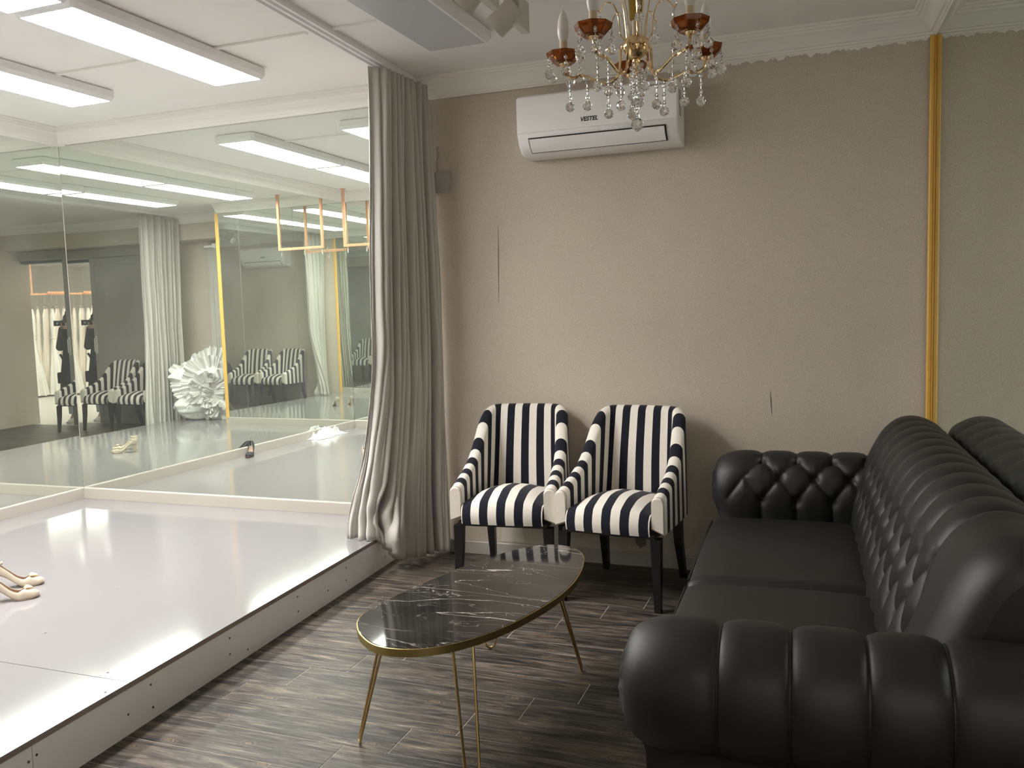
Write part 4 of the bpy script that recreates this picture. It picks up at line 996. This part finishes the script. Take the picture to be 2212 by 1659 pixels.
def cream_shoe(loc, rz, label, mirror):
    t = shoe('heeled_shoe', label, 'shoe', loc, rz, (M['satin'], M['insole'], M['insole']), mirror=mirror, group='cream heeled shoes')
    # rhinestone-edged heart ornament on the toe
    oc = [(0, -.013), (.011, -.002), (.0145, .006), (.010, .0125), (.004, .012), (0, .008), (-.004, .012), (-.010, .0125), (-.0145, .006), (-.011, -.002)]
    m = Matrix.Translation((0, .074, .0455)) @ Matrix.Rotation(R_(-20), 4, 'X') @ Matrix.Rotation(R_(180), 4, 'Z') @ Matrix.Scale(1.5, 4)
    g = Geo().prism(oc, lambda p: tuple(m @ Vector((p[0], p[1], 0))), lambda p: tuple(m @ Vector((p[0]*.8, p[1]*.8, .006)))); g.obj('ornament', M['cream_leather'], t)
    g = Geo().tube([tuple(m @ Vector((p[0]*1.05, p[1]*1.05, .002))) for p in oc], .0014, 5, closed=True); g.obj('ornament_rim', M['brass'], t)
    return t
cream_shoe((-3.530, 2.775, HP+.0005), R_(-48), 'champagne satin heeled shoe nearest the camera at the left edge of the platform', 1)
cream_shoe((-3.675, 2.925, HP+.0005), R_(-46), 'champagne satin heeled shoe just behind its partner at the left edge of the platform', -1)
shoe('pump', 'pointed black pump lying against the left mirror skirting, seen in the back mirror', 'shoe', (-4.958, 2.83, HP+.002), R_(-28), (M['black_suede'], M['insole'], M['insole']), heel_h=.065, block=False, strap=False, point=True)
def film():
    n, m = 40, 30; r = np.random.default_rng(3); ph = r.uniform(0, 6.28, (6, 2))
    P = np.zeros((n, m, 3)); u = np.linspace(-1, 1, n)[:, None]; v = np.linspace(-1, 1, m)[None, :]
    hgt = .05*(1-u**2)*(1-v**2)*(1.2+.8*sum(np.sin((2+k)*3*u+ph[k, 0])*np.sin((2+k)*3*v+ph[k, 1])/(1+.4*k) for k in range(6)))
    P[:, :, 0] = v*.09*(1+.2*np.sin(5*u)); P[:, :, 1] = u*.27; P[:, :, 2] = np.maximum(hgt, 0)+.003
    o = grid('plastic_film', P, M['film']); o.location = (-4.93, 1.60, HP); tag(o, 'crumpled clear plastic film on the platform by the left mirror, seen by reflection', 'plastic film')
film()

# ------------------------------------------------------------------ heap of ruffled petticoat on the platform behind the curtain
def petticoat():
    c = Vector((-2.62, .47, HP+.415)); t = thing('petticoat', 'big heap of white ruffled petticoat piled on the platform beside the ochre trim', 'gown', (c.x, c.y, HP))
    ax = Vector((-.62, .78, .12)).normalized(); e1 = Vector((0, 0, 1)).cross(ax).normalized(); e2 = ax.cross(e1)
    r = np.random.default_rng(5)
    def blob(name, off, sx, sy, sz, seed, amp=.05):
        n, m = 80, 50; P = np.zeros((n, m, 3)); q_ = np.random.default_rng(seed); k = q_.normal(0, 4, (16, 3)); ph = q_.uniform(0, 6.28, 16)
        for i in range(n):
            th = 2*math.pi*i/n
            for j in range(m):
                f = math.pi*j/(m-1); d = np.array([math.sin(f)*math.cos(th), math.sin(f)*math.sin(th), math.cos(f)])
                v = Vector(d)*(1+amp*float(np.sin(k @ d+ph).sum())/2.2); w_ = e1*(v.x*sx+off[0])+e2*(v.y*sy+off[1])+ax*(v.z*sz+off[2])
                P[i, j] = (w_.x, w_.y, max(w_.z+.415, .004))
        P[:, :, 1] = np.maximum(P[:, :, 1], -.45); grid(name, P, M['tulle'], t, cu=True)
    blob('lining', (0, 0, 0), .40, .40, .24, 5)
    blob('lining', (.20, -.27, .05), .22, .13, .20, 8, .09); blob('lining', (-.22, -.25, .05), .24, .15, .20, 9, .09)
    def ruffle(cu, cv, r0, wdt, off, waves, seed, lean, a0, a1, ell=1.0):
        nn, mm = int(70*(a1-a0)*max(r0, .15)/.18)+40, 10; Q = np.zeros((nn, mm, 3)); an = np.linspace(a0, a1, nn)
        wob = wnoise(an/2.2, seed, 3); wob2 = wnoise(an/1.6, seed+20, 3); ph = an*waves+2.6*wnoise(an*.8, seed+1, 3); amp = .030*(1+.7*wnoise(an*1.3, seed+2, 2))
        for j in range(mm):
            s = j/(mm-1)
            wd = wdt*(1+.30*wob2)
            rad = r0*(1+.20*wob)+wd*s*np.cos(lean+.35*wob2)+.4*amp*s*np.sin(ph*.53+seed)
            hgt = off+wd*s*np.sin(lean+.35*wob2)+s*amp*np.sin(ph+.8*s*wob)+.035*wob2
            for i in range(nn):
                p = e1*(cu+rad[i]*math.cos(an[i]))+e2*(cv+rad[i]*ell*math.sin(an[i]))+ax*hgt[i]; Q[i, j] = (p.x, p.y, max(p.z+.415, .004))
        Q[:, :, 1] = np.maximum(Q[:, :, 1], -.45)
        grid('ruffle', Q, M['tulle'], t)
    # e2 points down the picture, e1 across: a sweeping outer flounce, an inner one round an opening, loose tiers below
    up = math.pi*1.5 if e2.z > 0 else math.pi*.5
    U = -1 if e2.z > 0 else 1
    T2 = 2*math.pi
    ruffle(0, 0, .30, .15, .10, 33, 4, .25, .3, T2+.1)
    ruffle(0, 0, .33, .12, .0, 37, 7, -.1, 0, T2)
    ruffle(.02, -.03*U, .20, .17, .20, 27, 3, .45, 1.2, T2+.6)
    ruffle(-.04, .06*U, .10, .15, .24, 21, 2, .7, 0, T2*.8)
    for i in range(9):
        a = r.uniform(0, T2); ruffle(r.uniform(-.25, .25), r.uniform(-.28, .12), r.uniform(.07, .16), r.uniform(.10, .17), r.uniform(.12, .22), r.uniform(18, 30), 30+i, r.uniform(.1, 1.0), a, a+r.uniform(2.0, 4.4), r.uniform(.6, 1.2))
petticoat()

# ------------------------------------------------------------------ gown room behind the camera, seen through the doorway in the mirrors
def shop():
    X0, X1, Y1 = -1.6, 7.2, -6.4
    struct(box('floor', X0, X1, Y1, -.001, -.06, -.0005, M['shop_floor']))
    struct(box('ceiling', X0, X1, Y1, -.121, ZC, ZC+.1, M['ceiling']))
    struct(box('wall_far', X0, X1, Y1-.1, Y1, -.06, ZC, M['whitewall']))
    struct(box('wall_far_right', X1, X1+.1, Y1-.1, 0, -.06, ZC, M['whitewall']))
    struct(box('wall_far_left', X0-.1, X0, Y1-.1, -.12, -.06, ZC, M['whitewall']))
    struct(box('wall_side', .70, X1, -.12, 0, -.06, ZC, M['whitewall']))
    for x, y, lb in ((1.2, -1.6, 'added unseen panel light just inside the gown room by the doorway'), (3.2, -1.8, 'added unseen panel light in the gown room on the way to the gown rail'), (3.6, -3.4, 'added unseen panel light in front of the gown rail'), (1.4, -3.6, 'added unseen panel light in the middle of the gown room'), (5.2, -2.4, 'added unseen panel light at the far right of the gown room'), (-.4, -2.4, 'added unseen panel light at the left of the gown room')):
        led_panel(x, y, M['shop_added_diffuser'], lb)  # panels out of every view, added to brighten the gown room
    # rail square to the view, gowns on hangers along it
    cen = Vector((4.45, -3.95)); d = Vector((.66, .75)); nv = Vector((-.75, .66)); ang = math.atan2(d.y, d.x)
    t = thing('clothes_rail', 'copper rail full of white gowns hung from the gown room ceiling', 'clothes rail', (cen.x, cen.y, 0), ang)
    box('rail_bar', -1.6, 1.6, -.016, .016, 2.02, 2.055, M['copper'], t, .003)
    for x in (-1.45, -.45, .25, 1.0): box('post', x-.014, x+.014, -.013, .013, 2.055, ZC-.001, M['copper'], t, .002)
    box('face_bar', -.75, -.05, .10, .125, 2.05, 2.08, M['copper'], t, .003)
    box('bracket', -.06, -.02, .012, .125, 2.045, 2.085, M['copper'], t, .002)
    def gown(kind, seed):
        wide = kind == 1
        g = thing('wedding_gown', 'wide white tulle ball gown hanging on the copper rail in the gown room' if wide else 'slim ivory wedding gown hanging on the copper rail in the gown room', 'gown', (0, 0, 0), 0, 'wide white gowns on the rail' if wide else 'slim ivory gowns on the rail')
        n, m = 64, 34; an = np.linspace(0, 2*math.pi, n, endpoint=False); zs = np.linspace(1.74, .03 if wide else .10, m); P = np.zeros((n, m, 3))
        for j, z in enumerate(zs):
            kx = np.interp(z, [0, .5, .85, 1.15, 1.35, 1.6, 1.74], [.40, .30, .17, .11, .13, .15, .10] if wide else [.24, .17, .15, .13, .14, .16, .11])
            ky = np.interp(z, [0, .5, .85, 1.15, 1.35, 1.6, 1.74], [.17, .12, .08, .05, .06, .05, .02] if wide else [.085, .07, .06, .045, .055, .045, .02])
            fold = 1+(.16 if wide else .10)*np.sin(an*(9 if wide else 7)+seed+z*1.2)*smoothstep(1.3, .2, z)+.03*np.sin(an*3+seed*2+z*5)
            P[:, j, 0] = ky*np.cos(an)*fold+.05*math.sin(seed)*(1.74-z); P[:, j, 1] = kx*np.sin(an)*fold+(.14*max(0, .5-z) if wide else .0); P[:, j, 2] = z+.0*an
        P = P[:, :, [0, 1, 2]]
        grid('dress', P, M['gown_white'] if wide else M['gown'], g, cu=True)
        h = Geo().tube([(0, -.20, 1.76), (0, -.10, 1.80), (0, 0, 1.835), (0, .10, 1.80), (0, .20, 1.76), (0, .0, 1.765), (0, -.20, 1.76)], .006, 6)
        h.tube([(0, 0, 1.835), (0, .0, 1.95), (0, .010, 2.03), (0, .0, 2.064), (0, -.03, 2.062), (0, -.032, 2.03)], .003, 6)
        h.obj('hanger', M['chrome'], g, True)
        g2 = Geo(); 
        if not wide: g2.tube([(.0, -.085, 1.74), (0, -.09, 1.78), (0, -.07, 1.80)], .005, 5).tube([(0, .085, 1.74), (0, .09, 1.78), (0, .07, 1.80)], .005, 5)
        else: g2.tube([(.085*math.cos(q), .118*math.sin(q), 1.15) for q in np.linspace(0, 2*math.pi, 21)[:-1]], .008, 6, closed=True)
        g2.obj('sash' if wide else 'strap', M['gown'], g, True)
        return g
    protos = {}
    for i in range(20):
        x = -1.25+.118*i; kind = 1 if i % 3 == 1 else 0
        if kind in protos: g = copy_tree(protos[kind])
        else: g = gown(kind, 1.0+kind*2); protos[kind] = g
        p = cen+d*(x+random.uniform(-.02, .02)); g.location = (p.x, p.y, 0); g.rotation_euler.z = ang+random.uniform(-.35, .35)
shop()

# ------------------------------------------------------------------ the person with the phone, behind the camera
def build_person():
    px, py = .045, -.325
    t = thing('person', 'person in long black coat, pale jeans and white trainers holding up a phone', 'person', (px, py, 0), R_(25))
    # continuous body: skeleton grown with a skin modifier
    J = dict(pelvis=(0, 0, .88, .105), waist=(0, 0, 1.02, .098), chest=(0, .0, 1.22, .108), neck0=(0, -.01, 1.385, .055), neck1=(0, .0, 1.45, .045), head0=(0, .015, 1.50, .064), head1=(0, .012, 1.575, .080), head2=(0, .0, 1.635, .060),
             shR=(.150, -.01, 1.34, .052), elR=(.205, .02, 1.10, .040), wrR=(.075, .215, 1.395, .026),
             shL=(-.150, -.01, 1.34, .052), elL=(-.215, .03, 1.10, .040), wrL=(-.03, .215, 1.36, .026),
             hipR=(.085, 0, .84, .082), knR=(.095, .01, .47, .056), anR=(.10, -.02, .10, .030), toR=(.112, .08, .034, .018),
             hipL=(-.085, 0, .84, .082), knL=(-.095, .01, .47, .056), anL=(-.10, -.02, .10, .030), toL=(-.112, .08, .034, .018))
    B = [('pelvis', 'waist'), ('waist', 'chest'), ('chest', 'neck0'), ('neck0', 'neck1'), ('neck1', 'head0'), ('head0', 'head1'), ('head1', 'head2'), ('chest', 'shR'), ('shR', 'elR'), ('elR', 'wrR'), ('chest', 'shL'), ('shL', 'elL'), ('elL', 'wrL'), ('pelvis', 'hipR'), ('hipR', 'knR'), ('knR', 'anR'), ('anR', 'toR'), ('pelvis', 'hipL'), ('hipL', 'knL'), ('knL', 'anL'), ('anL', 'toL')]
    # hands: palm plus four fingers and a thumb for each, reaching round the phone
    def hand(tag_, w_, fwd):
        wv = Vector(J[w_][:3]); palm = wv+Vector(fwd)*.052
        J[tag_+'p'] = (*palm, .024); B.append((w_, tag_+'p'))
        for i, (sx, ln) in enumerate(((.030, .060), (.010, .068), (-.010, .064), (-.028, .050))):
            b0 = palm+Vector((0, .012, sx*.8)); b1 = b0+Vector((fwd[0]*.4, .9, 0)).normalized()*ln*.55; b2 = b1+Vector((fwd[0]*1.2, .35, 0)).normalized()*ln*.5
            for q, (bb, rr) in enumerate(((b0, .0095), (b1, .0088), (b2, .0075))): J[f'{tag_}{i}{q}'] = (*bb, rr)
            B.extend([(tag_+'p', f'{tag_}{i}0'), (f'{tag_}{i}0', f'{tag_}{i}1'), (f'{tag_}{i}1', f'{tag_}{i}2')])
        b0 = palm+Vector((0, -.004, .030)); b1 = b0+Vector((fwd[0]*.5, .3, .6)).normalized()*.034; b2 = b1+Vector((fwd[0]*.9, .2, .2)).normalized()*.028
        for q, (bb, rr) in enumerate(((b0, .012), (b1, .010), (b2, .0085))): J[f'{tag_}t{q}'] = (*bb, rr)
        B.extend([(tag_+'p', tag_+'t0'), (tag_+'t0', tag_+'t1'), (tag_+'t1', tag_+'t2')])
    hand('hR', 'wrR', (-.25, .75, .55)); hand('hL', 'wrL', (.55, .7, .6))
    names = list(J); idx = {n: i for i, n in enumerate(names)}
    me = bpy.data.meshes.new('body'); me.from_pydata([J[n][:3] for n in names], [(idx[a], idx[b]) for a, b in B], [])
    o = bpy.data.objects.new('body', me); COL.objects.link(o)
    md = o.modifiers.new('skin', 'SKIN'); md.use_smooth_shade = True; sk = me.skin_vertices[0].data
    for n, i in idx.items(): sk[i].radius = (J[n][3], J[n][3]); sk[i].use_root = (n == 'pelvis')
    sb = o.modifiers.new('sub', 'SUBSURF'); sb.levels = 2; sb.render_levels = 2
    dg = bpy.context.evaluated_depsgraph_get(); bm_ = bpy.data.meshes.new_from_object(o.evaluated_get(dg)); bpy.data.objects.remove(o)
    bm_.name = 'body'; bm_.materials.clear(); bm_.materials.append(M['skin'])
    body = bpy.data.objects.new('body', bm_); COL.objects.link(body); body.parent = t
    # face
    g = Geo()
    for s in (-1, 1): g.ball((s*.031, .083, 1.572), .0105, 2)
    g.obj('eye', M['dark_plastic'], t, True)
    Geo().add([(0, .088, 1.578), (-.013, .090, 1.535), (.013, .090, 1.535), (0, .108, 1.540)], [(0, 1, 3), (0, 3, 2), (1, 2, 3)]).obj('nose', M['skin'], t, True)
    Geo().ball((0, .083, 1.508), .018, 2, (1.15, .4, .35)).obj('mouth', mat('lips', (.35, .12, .10), .5), t, True)
    for s in (-1, 1): Geo().ball((s*.083, .005, 1.565), .022, 2, (.35, .7, 1.1)).obj('ear', M['skin'], t, True)
    # hair: cap and two long locks in front of the shoulders
    n, m = 40, 26; P = np.zeros((n, m, 3))
    for i, a in enumerate(np.linspace(R_(38), R_(322), n)):
        for j, s in enumerate(np.linspace(0, 1, m)):
            if s < .45: f = s/.45*math.pi*.5; r = .094*math.sin(f)+.004; z = 1.58+.094*math.cos(f)
            else: q = (s-.45)/.55; r = .094+.035*math.sin(q*3)*(.6+.4*abs(math.sin(a))); z = 1.58-.40*q
            w_ = 1+.04*math.sin(a*13+s*6); P[i, j] = (r*w_*math.sin(a), r*w_*math.cos(a)*1.02-.008-.01*s, z)
    o = grid('hair', P, M['hair'], t); md = o.modifiers.new('thick', 'SOLIDIFY'); md.thickness = .012
    for s in (-1, 1):
        Geo().tube(catmull([(s*.075, .045, 1.62), (s*.096, .06, 1.52), (s*.110, .085, 1.40), (s*.118, .105, 1.28), (s*.108, .115, 1.17)], 5), [.012]*4+[.026]*12+[.020]*3+[.012, .006], 9).obj('hair_lock', M['hair'], t, True)
    # coat: flared body, sleeves, collar, belt tie and pocket flap
    n, m = 56, 30; an = np.linspace(0, 2*math.pi, n, endpoint=False); P = np.zeros((n, m, 3))
    for j, z in enumerate(np.linspace(1.42, .44, m)):
        rx = np.interp(z, [.44, .7, .95, 1.05, 1.2, 1.33, 1.38, 1.42], [.235, .215, .180, .165, .180, .185, .120, .066]); ry = np.interp(z, [.44, .7, .95, 1.05, 1.2, 1.33, 1.38, 1.42], [.185, .170, .140, .130, .140, .115, .085, .064])
        f = 1+.035*np.sin(an*7+1)*smoothstep(1.1, .5, z); P[:, j, 0] = rx*np.cos(an)*f; P[:, j, 1] = ry*np.sin(an)*f-.005; P[:, j, 2] = z
    o = grid('coat', P, M['coat'], t, cu=True); md = o.modifiers.new('thick', 'SOLIDIFY'); md.thickness = .008
    for s in 'RL':
        a, b, c = (Vector(J[k+s][:3]) for k in ('sh', 'el', 'wr')); Geo().tube([tuple(a+Vector((0, 0, .005))), tuple((a+b)/2), tuple(b), tuple((b+c)/2), tuple(b.lerp(c, .93))], [.070, .062, .056, .048, .042], 14).obj('sleeve', M['coat'], t, True)
    Geo().tube([(.060*math.cos(q), .058*math.sin(q)-.004, 1.425+.01*math.sin(q)) for q in np.linspace(0, 2*math.pi, 21)[:-1]], .018, 8, closed=True).obj('collar', M['coat'], t, True)
    g = Geo(); m_ = Matrix.Translation((.20, .05, 1.0)) @ Matrix.Rotation(R_(28), 4, 'Y'); g.box(-.010, .010, -.022, .022, -.19, 0, .003, m_); g.obj('belt_end', M['coat'], t)
    g = Geo(); m_ = Matrix.Translation((.215, .06, .66)) @ Matrix.Rotation(R_(10), 4, 'Z'); g.box(-.03, .03, -.06, .06, -.08, .08, .02, m_); g.obj('pocket', M['coat'], t)
    for s in (-1, 1):
        Geo().tube([(s*.085, 0, .84), (s*.095, .01, .47), (s*.10, -.015, .13)], [.095, .072, .060], 14).obj('trouser_leg', M['denim'], t, True)
        P = np.zeros((22, 14, 3))
        for i, T in enumerate(np.linspace(0, 1, 22)):
            y_ = .155-.265*T; w_ = np.interp(T, [0, .08, .25, .5, .8, .95, 1], [.008, .032, .045, .040, .036, .030, .008]); h_ = np.interp(T, [0, .1, .3, .5, .65, .85, 1], [.022, .042, .058, .082, .115, .118, .09])
            for j, q in enumerate(np.linspace(0, math.pi, 14)): P[i, j] = (s*.108+w_*math.cos(q), y_, .002+h_*math.sin(q)**.6)
        o = grid('shoe', P, M['shoe_white'], t); g = Geo(); g.box(s*.108-.042, s*.108+.042, -.108, .148, .0005, .024, .008); g.obj('shoe_sole', M['shoe_white'], t)
    ph = thing('phone', 'dark phone held up in front of the face of the person in the mirror', 'phone', (-.010, -.0190, CAMZ-.004), R_(20.5))
    box('case', -.078, .078, -.004, .004, -.038, .038, M['dark_plastic'], ph, .003)
    box('camera_bump', .014, .040, .0042, .0052, -.014, .014, M['vent_grey'], ph, .0004)
build_person()
